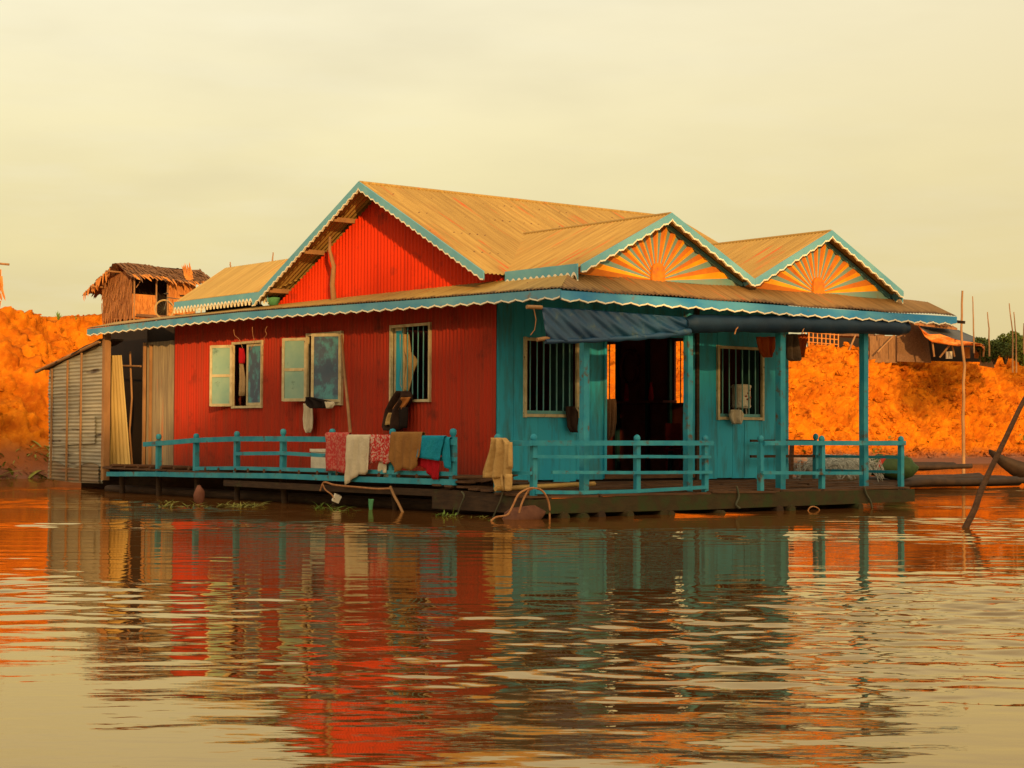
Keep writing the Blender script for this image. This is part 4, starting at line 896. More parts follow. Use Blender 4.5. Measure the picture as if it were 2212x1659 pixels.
def lump(name,label,cat,c,sz,m,frame=None,seed=0):
    mb=MB();vs=[];n=14
    for j in range(9):
        ph=math.pi*j/8
        for i in range(n):
            t=2*math.pi*i/n; r=1+.16*nz(V((math.cos(t)*math.sin(ph)*1.6+seed,math.sin(t)*math.sin(ph)*1.6,math.cos(ph)*1.6)))*2
            vs.append((sz[0]*math.sin(ph)*math.cos(t)*r,sz[1]*math.sin(ph)*math.sin(t)*r,sz[2]*math.cos(ph)*r))
    fs=[(j*n+i,j*n+(i+1)%n,(j+1)*n+(i+1)%n,(j+1)*n+i) for j in range(8) for i in range(n)]
    o=mb.add(vs,fs,None,True).build(name,m); o.location=c; return tag(o,label,cat)
c=atw(1128,1121); c.z=.02; o=lump('sunken_basket','brown basket half sunk at the pontoon corner','basket',c,(.30,.22,.17),mat('wet_basket',(.16,.06,.03),(.10,.035,.02),12,bmp=.6),seed=2); o.rotation_euler=(0,-.25,.3)
c=atw(430,1087); c.z=.12; o=lump('clay_jar','pointed reddish clay jar standing under the side walkway','jar',c,(.085,.085,.16),mat('reddish_clay',(.22,.08,.045),(.14,.05,.03),5),seed=4)
c=atw(727,1096); c.z=.07; o=MB().box((0,0,0),(.11,.08,.12)).build('foam_float',C_white); o.location=c+V((0,0,.07)); o.rotation_euler=(.2,.4,.3); tag(o,'small square foam float hanging by the rope under the walkway','float')
def blade(mb,base,dirv,L_,w_,droop):
    n=6; side=V((-dirv.y,dirv.x,0)).normalized(); vs=[]
    for i in range(n+1):
        t=i/n; p=base+dirv*L_*t+V((0,0,-droop*L_*t*t)); ww=w_*math.sin(math.pi*(.12+.88*t)**.8)*.9+.002
        vs+= [p-side*ww/2,p+side*ww/2+V((0,0,.15*ww))]
    mb.add(vs,[(2*i,2*i+1,2*i+3,2*i+2) for i in range(n)],None,True)
def plant(px,py,label,n,size,m,spread=.3,flatness=.6):
    c=atw(px,py); mb=MB(); n=int(n*2.2)
    for i in range(n):
        t=ru(0,6.28); base=V((ru(-spread,spread),ru(-.14,.14),.0)); size_=size*.8; el=ru(.15,1.2)*(1-flatness*.6)
        d_=V((math.cos(t)*math.cos(el),math.sin(t)*math.cos(el)*.7,math.sin(el))); blade(mb,base,d_,size_*ru(.5,1.5),size_*ru(.05,.13),ru(.2,.9)*el)
    o=mb.build('water_plant',m); o.location=c; tag(o,label,'water plant','floating weeds along the waterline')
plant(364,1086,'small yellow tuft of floating weed under the left end of the railing',10,.22,M['leafy'],.12)
plant(445,1096,'long raft of stringy yellow weed in front of the clay jar',60,.26,M['leafy'],.75,.9)
plant(520,1092,'thin stringy weed trailing at the right end of the yellow raft',30,.24,M['leafy'],.35,.9)
plant(700,1100,'broad bright green water hyacinth below the washing',16,.26,M['leaf'],.14,.1)
plant(735,1105,'single green blades drifting beside the water hyacinth',8,.28,M['leaf'],.25,.6)
plant(962,1115,'small green sprout at the waterline below the walkway end',14,.2,M['leaf'],.14,.3)
plant(1005,1118,'dark leafy scraps drifting left of the sunken basket',10,.14,M['leafy'],.3,.8)
plant(1058,1124,'little round leaved weed by the cane hoop',8,.09,M['leaf'],.03,.8)
c_=atw(802,1104); rows_cloth('plastic_scrap','scrap of green plastic hanging into the water below the walkway','scrap',[(1078,797,808),(1090,797,806),(1106,799,804)],'b',-.02,C_green,.02,1)
mb=MB()
o=MB().beam(onb(960,1060,.2),onb(1108,1024,.6),.28,.05,n=6,jit=.02).build('loose_plank',M['plank'],None,'H',onb(960,1060,.2)); tag(o,'broad curled plank sloping up beside the tan jacket','plank')
o=MB().tube([ona(1070,1056,.5),ona(1284,1045,.55)],.035,8).build('bamboo_pole',M['bamboo'],None,'H',ona(1070,1056,.5)); tag(o,'golden bamboo pole lying on the porch deck against the turquoise wall','bamboo pole')
o=MB().beam(ona(1560,1070,.3),ona(1640,1050,1.2),.12,.04).build('loose_plank',M['plank'],None,'H',ona(1560,1070,.3)); tag(o,'short plank lying askew on the porch before the far window','plank')
# ------------------------------------------------------------------ raft, boat, nets at the right
def logs(name,label,pa,pb,n,r,m,sp):
    """bundle of logs from world pa to pb"""
    pa=V(pa);pb=V(pb);root=empty(name,label,'raft',Matrix.Translation(pa)); d=(pb-pa);sd=V((-d.y,d.x,0)).normalized()
    for i in range(n):
        o_=sd*(i-(n-1)/2)*sp+V((0,0,ru(-.03,.03))); e1=d*ru(.94,1.04); rr_=r*ru(.8,1.2); pts=[o_+e1*t+V((ru(-.04,.04),0,ru(-.035,.035))) for t in np.linspace(ru(0,.05),1,7)]
        part(MB().tube(pts,[rr_*ru(.9,1.05) for _ in pts],9),'log',m,root)
    return root
A0=onz(1980,1062,.0); A1=onz(2180,1050,.0)
logs('log_raft','low raft of dark logs floating beyond the right end of the porch',(A0.x-3.2,A0.y-1.0,.16),(A1.x-.1,A1.y+.6,.16),12,.09,M['wetlog'],.15)
A2=onz(1700,1040,.0)
logs('log_raft','stack of brown logs floating behind the porch corner',(A2.x-.5,A2.y+2.2,.35),(A2.x+5.5,A2.y+4.5,.35),7,.08,M['wetlog'],.2)
def at_z(px,py,Y): return at(px,py,Y)
# fishing net heap
c=at(1800,985,35); netm=mat('pale_fishing_net',(.40,.40,.36),(.24,.27,.26),22,(1,1,3),lo=.42,hi=.58,bmp=.8,rough=.95)
o=lump('fishing_net_heap','heap of pale grey fishing net on the logs behind the porch','fishing net',(c.x,c.y,.50),(.80,.5,.30),netm,seed=9)
mb=MB()
for i in range(150):
    a=ru(0,6.28); el=ru(.1,1.2); st_=V((.85*math.cos(a)*math.cos(el),.55*math.sin(a)*math.cos(el),.32*math.sin(el))); a2=a+ru(-.8,.8); en=V((1.0*math.cos(a2),.65*math.sin(a2),ru(-.25,0)))
    mb.tube([st_,(st_+en)/2+V((ru(-.05,.05),ru(-.05,.05),.10+ru(0,.06))),en],.007,4)
part(mb,'net_strands',netm,o)
c=at(1925,1003,38); o=lump('green_net_bundle','dark green net bundle behind the end railing','net',(c.x,c.y,.50),(.62,.4,.26),mat('green_net',(.035,.07,.02),(.02,.045,.015),14,bmp=.6),seed=12)
o=MB().tube([at(1888,1020,37),at(1912,985,37)],.05,6).build('red_paddle',mat('red_paint',(.42,.04,.03),(.35,.03,.02),5)); tag(o,'short red paddle stuck in the nets behind the end railing','paddle')
c=at(1735,993,35); o=lump('orange_bundle','small orange and white bundle left of the fishing net heap','bundle',(c.x,c.y,.62),(.3,.2,.13),mat('orange_bundle_cloth',(.55,.22,.10),(.55,.42,.32),12),seed=15)
c=at(1705,1000,33.5); o=MB().beam((c.x,c.y,.1),(c.x+.05,c.y,1.0),.26,.05,n=3,jit=.01).build('broad_plank',M['plank']); tag(o,'broad upright board behind the corner post of the turquoise wall','plank')
# wooden boat at right edge
def boat():
    c=onz(2200,1052,0); root=empty('wooden_boat','dark wooden boat with upswept bow at the right edge','boat',Matrix.Translation((c.x+3.0,c.y+2.2,0))@Matrix.Rotation(.2,4,'Z'))
    mb=MB();n=22;vs=[];Ls=3.3
    for i in range(n+1):
        t=i/n*2-1; x=t*Ls; w_=.55*max(.03,(1-abs(t)**2.2)); zr=.36+.50*abs(t)**3.6; zk=-.15+.92*abs(t)**4
        for k in range(9): ph=math.pi*k/8; vs.append((x,w_*-math.cos(ph),zk+(zr-zk)*(1-math.sin(ph)**.7)))
    mb.add(vs,[(i*9+k,(i+1)*9+k,(i+1)*9+k+1,i*9+k+1) for i in range(n) for k in range(8)],None,True); h_=part(mb,'hull',M['wetlog'],root); md=h_.modifiers.new('t','SOLIDIFY'); md.thickness=.04
    for x in(-1.6,-.4,.9): part(MB().box((x,0,.42),(.2,.95,.03)),'thwart',M['plank'],root)
    part(MB().tube([(-1.3,-.3,.3),(-1.0,-.4,1.3)],.03,6),'pole',M['oldwood'],root)
    vs=[(-1.2+.5*i,.5*math.cos(k*math.pi/6),.45+.42*math.sin(k*math.pi/6)) for i in range(4) for k in range(7)]
    mb=MB().add(vs,[(i*7+k,(i+1)*7+k,(i+1)*7+k+1,i*7+k+1) for i in range(3) for k in range(6)],None,True); part(mb,'canopy',M['thatchdk'],root)
boat()
# ------------------------------------------------------------------ poles in the water and on the bank
def pole(label,pts,r,m=M['lightwood'],nm='wooden_pole',grp='bare poles'):
    P=[V(p) for p in pts]; fine=[]
    for a_,b_ in zip(P[:-1],P[1:]):
        for k in range(3): fine.append(a_.lerp(b_,k/3)+V((ru(-.3,.3)*r,0,0)))
    fine.append(P[-1]); n=len(fine); o=MB().tube(fine,[r*(1-.45*i/(n-1)) for i in range(n)],8).build(nm,m,None,None,P[0]); return tag(o,label,'pole',grp)
Yp=onz(2081,1027,0).y
pole('tallest bare pole standing in the water beyond the log raft',[at(2081,1034,Yp),at(2080,900,Yp),at(2083,790,Yp),at(2076,710,Yp),at(2079,628,Yp)],.055)
c=onz(2085,1140,0); pole('thick slanted pole leaning out of the water at the right edge',[c+V((-.03,0,-.3)),c,at(2140,1018,c.y+.2),at(2235,820,c.y+.5)],.05,m=M['plank'])
for k_,(px,py0,py1,dx,lab) in enumerate(((2104,738,640,-3,'thin pole on the bank just right of the tallest pole'),(2137,745,674,-4,'thin wavy pole on the bank above the grey tarpaulin end'),(2188,780,655,-8,'tall thin pole rising out of the bushes'),(2196,780,674,-6,'shorter thin pole beside the tall one in the bushes'),(2212,740,698,0,'pole cut by the right edge of the view'),(1957,668,648,-1,'tiny pole tip showing above the porch roof end'),(590,576,545,0,'pole tip showing behind the rear roof'),(499,582,566,-2,'short golden stake end behind the rear roof ridge'))):
    Y=84 if px>1500 else 52; pole(lab,[at(px,py0+25,Y),at(px-1,(py0+py1)/2,Y),at(px+dx,py1,Y)],.042 if px>1500 else .028,nm='wooden_pole')
# ------------------------------------------------------------------ huts on the bank
def frond_sheet(mb,P,nu,nv,L_,w_,jit,down=V((0,0,-1)),nrm=V((0,-1,0)),lift=.04):
    """ragged palm leaves laid over a surface P(u,v)"""
    for j in range(nv):
        for i in range(nu):
            u=(i+ru(0,1))/nu; v=(j+ru(0,.8))/nv; p=V(P(u,v)); q=V(P(u,min(1.0,v+.02)));d=(q-p)
            d=(d.normalized() if d.length>1e-6 else down); d=(d+V((ru(-jit,jit),ru(-jit,jit),ru(-.1,.1)))).normalized(); sd=d.cross(nrm).normalized()
            l=L_*ru(.6,1.2); ww=w_*ru(.6,1.3); o=nrm*ru(.005,lift)
            mb.add([p-sd*ww/2+o,p+sd*ww/2+o,p+sd*ww*.35+d*l*.7+o*1.3,p+d*l+o*.8,p-sd*ww*.35+d*l*.7+o*1.3],[(0,1,2,3,4)])
def thatch_hut():
    Yc=51.0; base=at(285,688,Yc); ex=TD.copy(); ey=TN.copy()
    R3=Matrix(((ex.x,ey.x,0,base.x),(ex.y,ey.y,0,base.y),(0,0,1,base.z),(0,0,0,1)))
    root=empty('thatched_hut','small palm-thatched hut on the left bank behind the rear roof','hut',R3)
    L_,W_,Hf,Hr=2.25,1.5,1.22,1.62
    I=R3.inverted()
    # roof: ridge at y=.35, steep front slope, long back slope
    yr=.45
    def fs(u,v): return V((-.25+(L_+.75)*u,yr-(yr+.22)*v,Hr+.04*math.sin(u*7)-(.42)*v))
    def bs(u,v): return V((-.3+(L_+.6)*u,yr+(W_-yr+.5)*v,Hr-(.8)*v))
    mb=MB(); mb.grid(lambda u,v:fs(u,v),[i/20 for i in range(21)],[j/5 for j in range(6)]); mb.grid(lambda u,v:bs(u,v),[i/20 for i in range(21)],[j/6 for j in range(7)])
    frond_sheet(mb,fs,44,6,.30,.08,.35,nrm=V((0,-.7,.7))); frond_sheet(mb,bs,40,8,.35,.09,.3,nrm=V((0,.5,.8)),down=V((0,.8,-.5)))
    part(mb,'roof',M['thatchdk'],root)
    mb=MB(); frond_sheet(mb,lambda u,v:fs(u,.86+.14*v),30,1,.34,.10,.25,nrm=V((0,-1,.1)),lift=.08)
    part(mb,'thatch_fringe',M['straw'],root); mb=MB()
    frond_sheet(mb,lambda u,v:V((-.3,yr+(W_-yr+.5)*(.15+.85*u),Hr-.8*(.15+.85*u))),14,1,.34,.10,.2,nrm=V((-1,0,.1)))
    part(mb,'thatch_fringe',M['straw'],root)
    mb=MB(); frond_sheet(mb,lambda u,v:V((1.75+.3*u,-.16+.12*v,Hr-.42+.3*v)),10,3,.32,.07,.15,nrm=V((0,-1,.4))); part(mb,'thatch_patch',M['straw'],root)
    # walls: left gable end, front wall in two pieces with a dark window band and doorway
    mb=MB(); 
    mb.grid(lambda u,v:V((0,u*W_,v*(Hf+.25-.25*u))),[i/10 for i in range(11)],[j/8 for j in range(9)]); frond_sheet(mb,lambda u,v:V((0,u*W_,(1-v)*(Hf+.2-.3*u))),26,8,.30,.07,.15,nrm=V((-1,0,0)))
    part(mb,'end_wall',M['thatch'],root)
    mb=MB(); mb.box((.42,0,.36),(.82,.03,.72)); frond_sheet(mb,lambda u,v:V((.03+.78*u,-.02,.72*(1-v)*.8+.14)),16,3,.22,.06,.06); part(mb,'front_wall',M['straw'],root,label='low golden leaf panel under the window')
    mb=MB(); mb.box((1.72,0,.62),(.95,.03,1.2)); frond_sheet(mb,lambda u,v:V((1.25+.95*u,-.02,1.2*(1-v)*.85+.15)),20,5,.28,.07,.12); part(mb,'front_wall',M['straw'],root)
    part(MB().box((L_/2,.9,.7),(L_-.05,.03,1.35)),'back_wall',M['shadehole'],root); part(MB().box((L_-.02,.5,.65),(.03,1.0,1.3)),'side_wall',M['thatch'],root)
    for x in(.05,.82,1.22,2.2): part(MB().tube([(x,-.03,-.3),(x,-.03,Hf+.05)],.028,6),'post',M['lightwood'],root)
    part(MB().tube([(.1,-.05,.9),(.32,-.05,1.2)],.016,5),'brace',M['lightwood'],root)
    part(MB().tube([(2.2,-.1,1.15),(2.95,-.2,1.32)],.022,5),'roof_pole',M['lightwood'],root)
    part(MB().beam((.1,-.06,.10),(L_,-.06,.10),.1,.08),'floor_beam',M['thatchdk'],root)
    for y,z in((.6,1.5),(1.4,1.1)): part(MB().tube([(-.5,y,z-.12),(.3,y,z-.12)],.03,6),'roof_pole',M['lightwood'],root)
thatch_hut()
# second hut just entering at the left edge
def edge_hut():
    base=at(-60,668,50); root=empty('thatched_hut','thatched hut cut by the left edge of the view','hut',Matrix.Translation(base))
    mb=MB(); fsf=lambda u,v:V((-1.4+2.15*u,-.2-.3*v,1.35-.1*v)); mb.grid(fsf,[0,.5,1],[0,.5,1]); frond_sheet(mb,lambda u,v:V((-1.2+1.9*u,-.2,1.4-.95*v)),18,6,.4,.09,.3); part(mb,'wall',M['thatchdk'],root)
    mb=MB(); frond_sheet(mb,lambda u,v:V((.45+.45*u,-.25,1.15-1.0*v)),9,6,.35,.08,.3); part(mb,'thatch_fringe',M['straw'],root)
    part(MB().tube([(-.4,-.3,1.38),(1.12,-.3,1.25)],.035,6),'roof_pole',M['lightwood'],root)
edge_hut()
# bicycle
def bicycle():
    c=at(355,668,49.0); root=empty('bicycle','bicycle with shining rims parked before the thatched hut','bicycle',Matrix.Translation((c.x,c.y,c.z-.27))@Matrix.Rotation(.35,4,'Z'))
    for k_,x in enumerate((0,.78)):
        w_=empty('wheel',None,None); w_.parent=root; w_.location=(x,0,.27)
        ring=lambda r:[(r*math.cos(t),0,r*math.sin(t)) for t in np.linspace(0,2*math.pi,37)]
        part(MB().tube(ring(.262),.014,6,False),'tyre',mat('pale_tyre',(.45,.33,.16),(.35,.25,.12),6),w_); part(MB().tube(ring(.240),.008,6,False),'rim',M['bamboo'],w_)
        mb=MB()
        for i in range(14): t=6.283*i/14; mb.tube([(0,0,0),(.24*math.cos(t),0,.24*math.sin(t))],.0025,3)
        part(mb,'spoke',M['ropegrey'],w_)
    fm=mat('dark_bicycle_paint',(.10,.09,.07),(.07,.06,.05),5)
    part(MB().tube([(0,0,.27),(.08,0,.62)],.013,6).tube([(.08,0,.6),(.5,0,.56)],.013,6).tube([(.09,0,.5),(.38,0,.24)],.013,6).tube([(.38,0,.24),(.52,0,.62)],.013,6).tube([(.38,0,.24),(.78,0,.27)],.010,6).tube([(.5,0,.5),(.78,0,.27)],.010,6),'frame',fm,root)
    part(MB().tube([(.02,-.2,.72),(.10,-.05,.70),(.10,.05,.70),(.02,.2,.72)],.012,6),'handlebar',fm,root); part(MB().box((.53,0,.66),(.2,.1,.04)),'saddle',C_black,root)
bicycle()
# right-hand huts
woven=mat('woven_bamboo',(.26,.14,.075),(.15,.08,.045),14,(1,1,1),bmp=.5,rough=.95)
reed=mat('upright_reed',(.28,.15,.07),(.16,.08,.04),30,(1,.2,.05) and (1,1,.12),bmp=.5,rough=.95)
def rframe(px,py,Y):
    base=at(px,py,Y); return Matrix(((TD.x*.55+.45,TN.x,0,base.x),(TD.y*.55,TN.y,0,base.y),(0,0,1,base.z),(0,0,0,1)))
KQ=1.165
def Q(px,py,Y): return at(px,py,Y*KQ)
def wallquad(mb,p,q,z0,z1a,z1b,th=.06):
    p=V(p);q=V(q);z0*=KQ;z1a*=KQ;z1b*=KQ; mb.prism([V((p.x,p.y,z0)),V((q.x,q.y,z0)),V((q.x,q.y,z1b)),V((p.x,p.y,z1a))],(-.02,th,0))
# lattice fence
a_,b_=Q(1738,757,73),Q(1811,757,75); c0=a_.copy(); root=empty('lattice_fence','orange bamboo lattice fence on the bank crest seen under the porch roof','fence',Matrix.Translation(c0)); d=(b_-a_)
for i in range(9): p=d*(i/8); part(MB().box((p.x,p.y,.35),(.052,.045,1.5)),'upright',M['straw'],root)
for z in(-.05,.17,.42,.66,.9): part(MB().beam((0,.03,z),(d.x,d.y+.03,z),.04,.045),'crossbar',M['straw'],root)
# low dark shelter between lattice and woven hut
root=empty('open_shelter','dark open shelter with slanting props behind the bank crest','shelter',Matrix.Translation(Q(1812,765,76))); s0=Q(1812,765,76)
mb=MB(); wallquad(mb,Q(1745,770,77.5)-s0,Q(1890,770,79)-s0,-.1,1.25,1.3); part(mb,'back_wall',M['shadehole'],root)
mb=MB(); mb.beam(Q(1800,724,75.5)-s0,Q(1900,727,76)-s0,1.2,.12); part(mb,'roof',M['thatchdk'],root)
for x0,x1 in((1832,1848),(1895,1932)): part(MB().tube([Q(x0,762,74.5)-s0,Q(x1,724,75)-s0],.05,6),'prop',M['lightwood'],root)
part(MB().lathe(Q(1865,757,74.5)-s0,[(.1,0),(.17,.05),(.2,.28),(.19,.28),(.14,.05),(.0,.04)],12),'pail',mat('lime_plastic',(.30,.42,.04),(.25,.36,.03),4),root)
# woven hut
root=empty('woven_hut','brown woven bamboo hut left of the grey tarpaulin shelter','hut',Matrix.Translation(Q(1930,765,76))); s0=Q(1930,765,76)
mb=MB(); wallquad(mb,Q(1878,768,75)-s0,Q(1938,768,75.5)-s0,-.4,.72,.76); part(mb,'reed_wall',reed,root)
mb=MB(); p,q,r_,t_=Q(1938,766,75.3)-s0,Q(2012,766,76.5)-s0,Q(2000,700,76.5)-s0,Q(1962,690,75.6)-s0; u_=Q(1938,720,75.3)-s0; mb.prism([V((p.x,p.y,-.4)),V((q.x,q.y,-.4)),r_,t_,u_],(-.02,.08,0)); part(mb,'woven_wall',woven,root)
for i in range(8):
    x=1880+i*8; part(MB().tube([Q(x,770,74.9)-s0,Q(x+1,727,74.9)-s0],.02,5),'upright',M['lightwood'],root) if i%3==0 else None
mb=MB(); 
for i in range(9): z=.08*i*1.1; mb.beam(V((p.x+.02,p.y-.05,.05+z)),V((q.x-.2,q.y-.05,.05+z)),.02,.03)
part(mb,'weave_band',reed,root)
mb=MB(); mb.prism([Q(1955,686,75)-s0,Q(2040,698,77)-s0,Q(2068,713,75)-s0,Q(1975,702,73.8)-s0],(0,0,.10)); frond_sheet(mb,lambda u,v:(Q(1958+88*u,694+8*u,75)-s0)+V((0,-.6*v,.1-.14*v)),40,3,.6,.08,.3); part(mb,'straw_roof',M['thatch'],root)
# tarpaulin shelter
def tarp_hut():
    base=Q(2060,770,75); root=empty('tarpaulin_shelter','open shelter under a grey tarpaulin edged with orange plastic','shelter',Matrix.Translation(base))
    up=[(1990,699),(2030,707),(2070,714),(2100,727),(2130,741)]; lo=[(1986,708),(2002,724),(2028,735),(2065,739),(2126,746)]
    vs=[];n=24
    for i in range(n+1):
        u=i/n*4; k=min(int(u),3); f=u-k
        ux=up[k][0]+(up[k+1][0]-up[k][0])*f; uy=up[k][1]+(up[k+1][1]-up[k][1])*f; lx=lo[k][0]+(lo[k+1][0]-lo[k][0])*f; ly=lo[k][1]+(lo[k+1][1]-lo[k][1])*f
        for j in range(6): v=j/5; vs.append(Q(ux+(lx-ux)*v,uy+(ly-uy)*v+1.5*math.sin(v*3.1)*0,76.5-2.6*v)-base)
    mb=MB().add(vs,[(i*6+j,(i+1)*6+j,(i+1)*6+j+1,i*6+j+1) for i in range(n) for j in range(5)],None,True); s_=part(mb,'tarpaulin',mat('slate_tarpaulin',(.10,.10,.11),(.07,.075,.09),4,rough=.6),root); md=s_.modifiers.new('t','SOLIDIFY'); md.thickness=.03
    vs=[]
    ob=[(1984,702,1984,703),(1992,712,1998,728),(2008,722,2012,738),(2030,722,2028,742),(2050,728,2048,745),(2070,735,2068,747),(2095,739,2095,746),(2118,742,2120,748),(2124,744,2126,760)]
    for i,(x0,y0,x1,y1) in enumerate(ob):
        for j in range(5): v=j/4; vs.append(Q(x0+(x1-x0)*v,y0+(y1-y0)*v,73.8-.25*math.sin(i*2.1+v*5)-.1)-base)
    mb=MB().add(vs,[(i*5+j,(i+1)*5+j,(i+1)*5+j+1,i*5+j+1) for i in range(len(ob)-1) for j in range(4)],None,True); s_=part(mb,'orange_edge',mat('orange_tarpaulin',(.62,.12,.02),(.70,.30,.04),9,rough=.5),root); md=s_.modifiers.new('t','SOLIDIFY'); md.thickness=.03
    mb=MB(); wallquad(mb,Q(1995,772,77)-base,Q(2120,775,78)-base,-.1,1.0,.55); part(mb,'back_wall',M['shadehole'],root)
    mb=MB(); wallquad(mb,Q(2118,772,74.5)-base,Q(2148,772,77)-base,-.4,.52,.46); part(mb,'reed_wall',reed,root)
    for x0,y0,x1,y1 in((2018,770,2014,738),(2062,770,2056,742),(2030,772,2052,745),(2124,770,2126,748)): part(MB().tube([Q(x0,y0,74.2)-base,Q(x1,y1,74)-base],.05,6),'post',M['lightwood'],root)
    part(MB().box(Q(2050,767,74.6)-base,(.28,.2,.36)),'bucket',C_white,root)
    for x,mm in((2088,M['straw']),(2112,M['straw'])): o=part(MB().box(Q(x,762,75.2)-base,(.32,.12,.55)),'hanging_mat',mm,root)
tarp_hut()
# ------------------------------------------------------------------ bushes
def bush(px,py,Y,wd,ht,label,seed,m,n=3800,name='bush'):
    rs=random.Random(seed); base=at(px,py,Y); mb=MB(); lobes=[(rs.uniform(-.8,.8)*wd,rs.uniform(-.4,.4)*wd,rs.uniform(.05,.85)*ht,rs.uniform(.28,.5)*wd) for _ in range(9)]
    for i in range(n):
        lx,ly,lz,lr=rs.choice(lobes); a=rs.uniform(0,6.28); e=rs.uniform(-1.2,1.5); r=lr*rs.uniform(.55,1.08)
        p=V((lx+r*math.cos(a)*math.cos(e),ly+r*math.sin(a)*math.cos(e),lz+r*.8*math.sin(e)))
        if p.z<-.6: continue
        s_=rs.uniform(.05,.11)*(wd/1.4)**.3; d=V((rs.uniform(-1,1),rs.uniform(-1,.4),rs.uniform(-1,.6))).normalized(); sd=d.cross(V((rs.uniform(-1,1),rs.uniform(-1,1),rs.uniform(-1,1)))).normalized()
        mb.add([p-d*s_,p+sd*s_*.5,p+d*s_,p-sd*s_*.5],[(0,1,2,3)])
    root=empty(name,label,'bush',Matrix.Translation(base),'bushes on the right bank' if px>1500 else None)
    part(mb,'foliage',m,root)
    mb=MB()
    for i in range(6): a=rs.uniform(0,6.28); mb.tube([(0,0,-.3),(.3*wd*math.cos(a),.2*wd*math.sin(a),.5*ht),(.6*wd*math.cos(a),.4*wd*math.sin(a),.8*ht)],[.05,.035,.015],5)
    part(mb,'stem',M['oldwood'],root)
gm=mat('bush_leaf',(.05,.085,.012),(.15,.17,.02),5,lo=.3,hi=.7); gm2=mat('dark_bush_leaf',(.035,.06,.012),(.09,.11,.015),5)
def tuft(px,py,Y,L_,n,label):
    c=at(px,py,Y); mb=MB()
    for i in range(n): a=ru(0,6.28); e=ru(.8,1.5); blade(mb,V((0,0,-.1)),V((math.cos(a)*math.cos(e),math.sin(a)*math.cos(e),math.sin(e))),L_*ru(.7,1.2),L_*.12,.15)
    o=mb.build('grass_tuft',M['leaf']); o.location=c; tag(o,label,'grass tuft')
bush(2148,774,87,1.0,.9,'rounded green bush beside the tarpaulin shelter',1,gm2); bush(2172,774,88,1.05,1.2,'taller yellow-green bush between the two others',2,gm); bush(2205,776,89,1.15,1.2,'green bush cut by the right edge with poles rising from it',3,gm)
tuft(126,684,49.5,.28,14,'tiny green shrub on the skyline of the left bank'); tuft(164,684,49.5,.14,7,'very small tuft on the left bank near the thatched hut')
# grass and debris at the foot of the bank
mb=MB(); rs=random.Random(4)
for i in range(2600):
    s_=rs.uniform(36,74) if i%4 else rs.uniform(-4,3); z_,flat,_c=bank_z(s_,1); t=flat+rs.uniform(-.5,.5) if s_>20 else rs.uniform(-.1,.5); z_=bank_z(s_,t)[0]; p=T0+TD*s_+TN*t; p.z=z_+.02
    if nz(V((s_*.6,0,0)))<-.05: continue
    L_=rs.uniform(.12,.45)*(1.0 if i%9 else 2.2)*(1 if s_>20 else .7); a=rs.uniform(0,6.28); e=rs.uniform(.05,1.0)
    blade(mb,p,V((math.cos(a)*math.cos(e),math.sin(a)*math.cos(e),math.sin(e))),L_,L_*.18,.5*e)
o=mb.build('waterside_weeds',M['leafy']); tag(o,'scattered weeds and straw along the foot of the orange bank','weeds',kind='stuff')
# crumbled clods lying all over the bank
mb=MB(); cv=[];cf=[]; prof_=((0,0,1),)
for i in range(9000):
    p=V(rs.choice(BANKV)[2]); 
    if nz(p*.55)<-.12: continue
    r=.05+.16*rs.random()**2.2
    if p.x<-3:
        if rs.random()<.45: continue
        r*=.5
    if p.z<.25: continue
    sx,sy,sz=rs.uniform(.7,1.3),rs.uniform(.7,1.3),rs.uniform(.6,1.0); n=6; a0=rs.uniform(0,6.28); base=len(cv)
    for jj,(ph,rr) in enumerate(((.0,0),(.62,1),(1.25,1),(2.0,1))):
        for k in range(n):
            tt_=a0+6.283*k/n+.5*jj; q=r*rs.uniform(.8,1.15) if rr else r*.95
            cv.append((p.x+q*sx*math.sin(ph)*math.cos(tt_),p.y+q*sy*math.sin(ph)*math.sin(tt_),p.z+.3*r+q*sz*math.cos(ph)))
    for jj in range(3):
        for k in range(n): cf.append((base+jj*n+k,base+jj*n+(k+1)%n,base+(jj+1)*n+(k+1)%n,base+(jj+1)*n+k))
mb.add(cv,cf)
o=mb.build('loose_clods',bpy.data.materials['orange_clay']); tag(o,'loose orange clay clods crumbled over the bank','clods',kind='stuff')
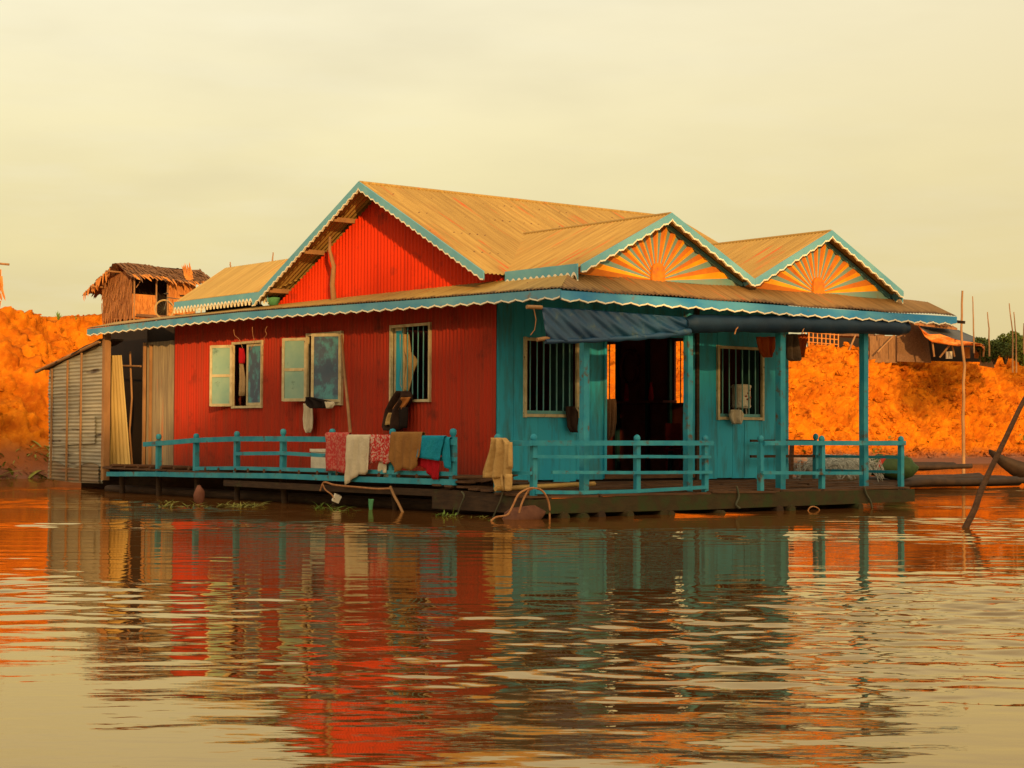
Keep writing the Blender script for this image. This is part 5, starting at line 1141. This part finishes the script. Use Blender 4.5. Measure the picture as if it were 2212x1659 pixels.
# ------------------------------------------------------------------ unseen wood added behind the viewer to shade the lower half of the house
def shade_wood():
    mb=MB(); rs=np.random.RandomState(3); Yw=-45.0
    def topz(x): return 18.0+ .6*math.sin(x*.7)+.35*math.sin(x*1.9+1)+ 2.6*max(0,min(1,(6.2-x)/.8))  # left part raised so that its shadow covers the left bank foot
    for i in range(9000):
        x=rs.uniform(-60,60); tz=topz(x); z=tz-abs(rs.normal(0,1))*.8-rs.uniform(0,1)**2*tz*.2 if rs.rand()<.6 else rs.uniform(0,tz-1)
        y=Yw+rs.uniform(-3,3); s_=rs.uniform(.25,.6); d=V(rs.normal(size=3)).normalized(); sd=d.cross(V(rs.normal(size=3))).normalized(); p=V((x,y,z)); mb.add([p-d*s_,p+sd*s_*.7,p+d*s_,p-sd*s_*.7],[(0,1,2,3)])
    # added tall crowns, shaped along the sun's rays to cast dark patches on the bank
    for (a_,b_,rad,nn) in((bankpt(1958,5.8)[0],bankpt(2078,7.7)[0],.95,4200),(bankpt(2165,7.6)[0],bankpt(2245,8.2)[0],.9,2400)):
        for i in range(nn):
            t=rs.rand(); p=a_.lerp(b_,t)+V(rs.normal(size=3))*rad*.36*(1.2-.5*abs(t-.4)); k_=(p.y-Yw)/(-S.y); p=p+S*k_; s_=rs.uniform(.12,.3); d=V(rs.normal(size=3)).normalized(); sd=d.cross(V(rs.normal(size=3))).normalized(); mb.add([p-d*s_,p+sd*s_*.7,p+d*s_,p-sd*s_*.7],[(0,1,2,3)])
        c_=a_.lerp(b_,.5); c_=c_+S*((c_.y-Yw)/(-S.y)); mb.tube([(c_.x+1,Yw,0),(c_.x+.4,Yw,12),(c_.x,Yw,c_.z)],[.5,.3,.08],8)
    # dense body of the wood
    xs=list(np.arange(-70,71,1.0)); vs=[]
    for x in xs:
        for z in(0,topz(x)-.9): vs+= [(x,Yw-1.5,z)]
        for z in(topz(x)-.9,0): vs+= [(x,Yw+1.5,z)]
    mb.add(vs,[(i*4+k,(i+1)*4+k,(i+1)*4+(k+1)%4,i*4+(k+1)%4) for i in range(len(xs)-1) for k in range(4)])
    o=mb.build('shade_casting_wood',gm2); tag(o,'unseen dark wood added behind the viewer to cast shade','wood',kind='stuff')
shade_wood()
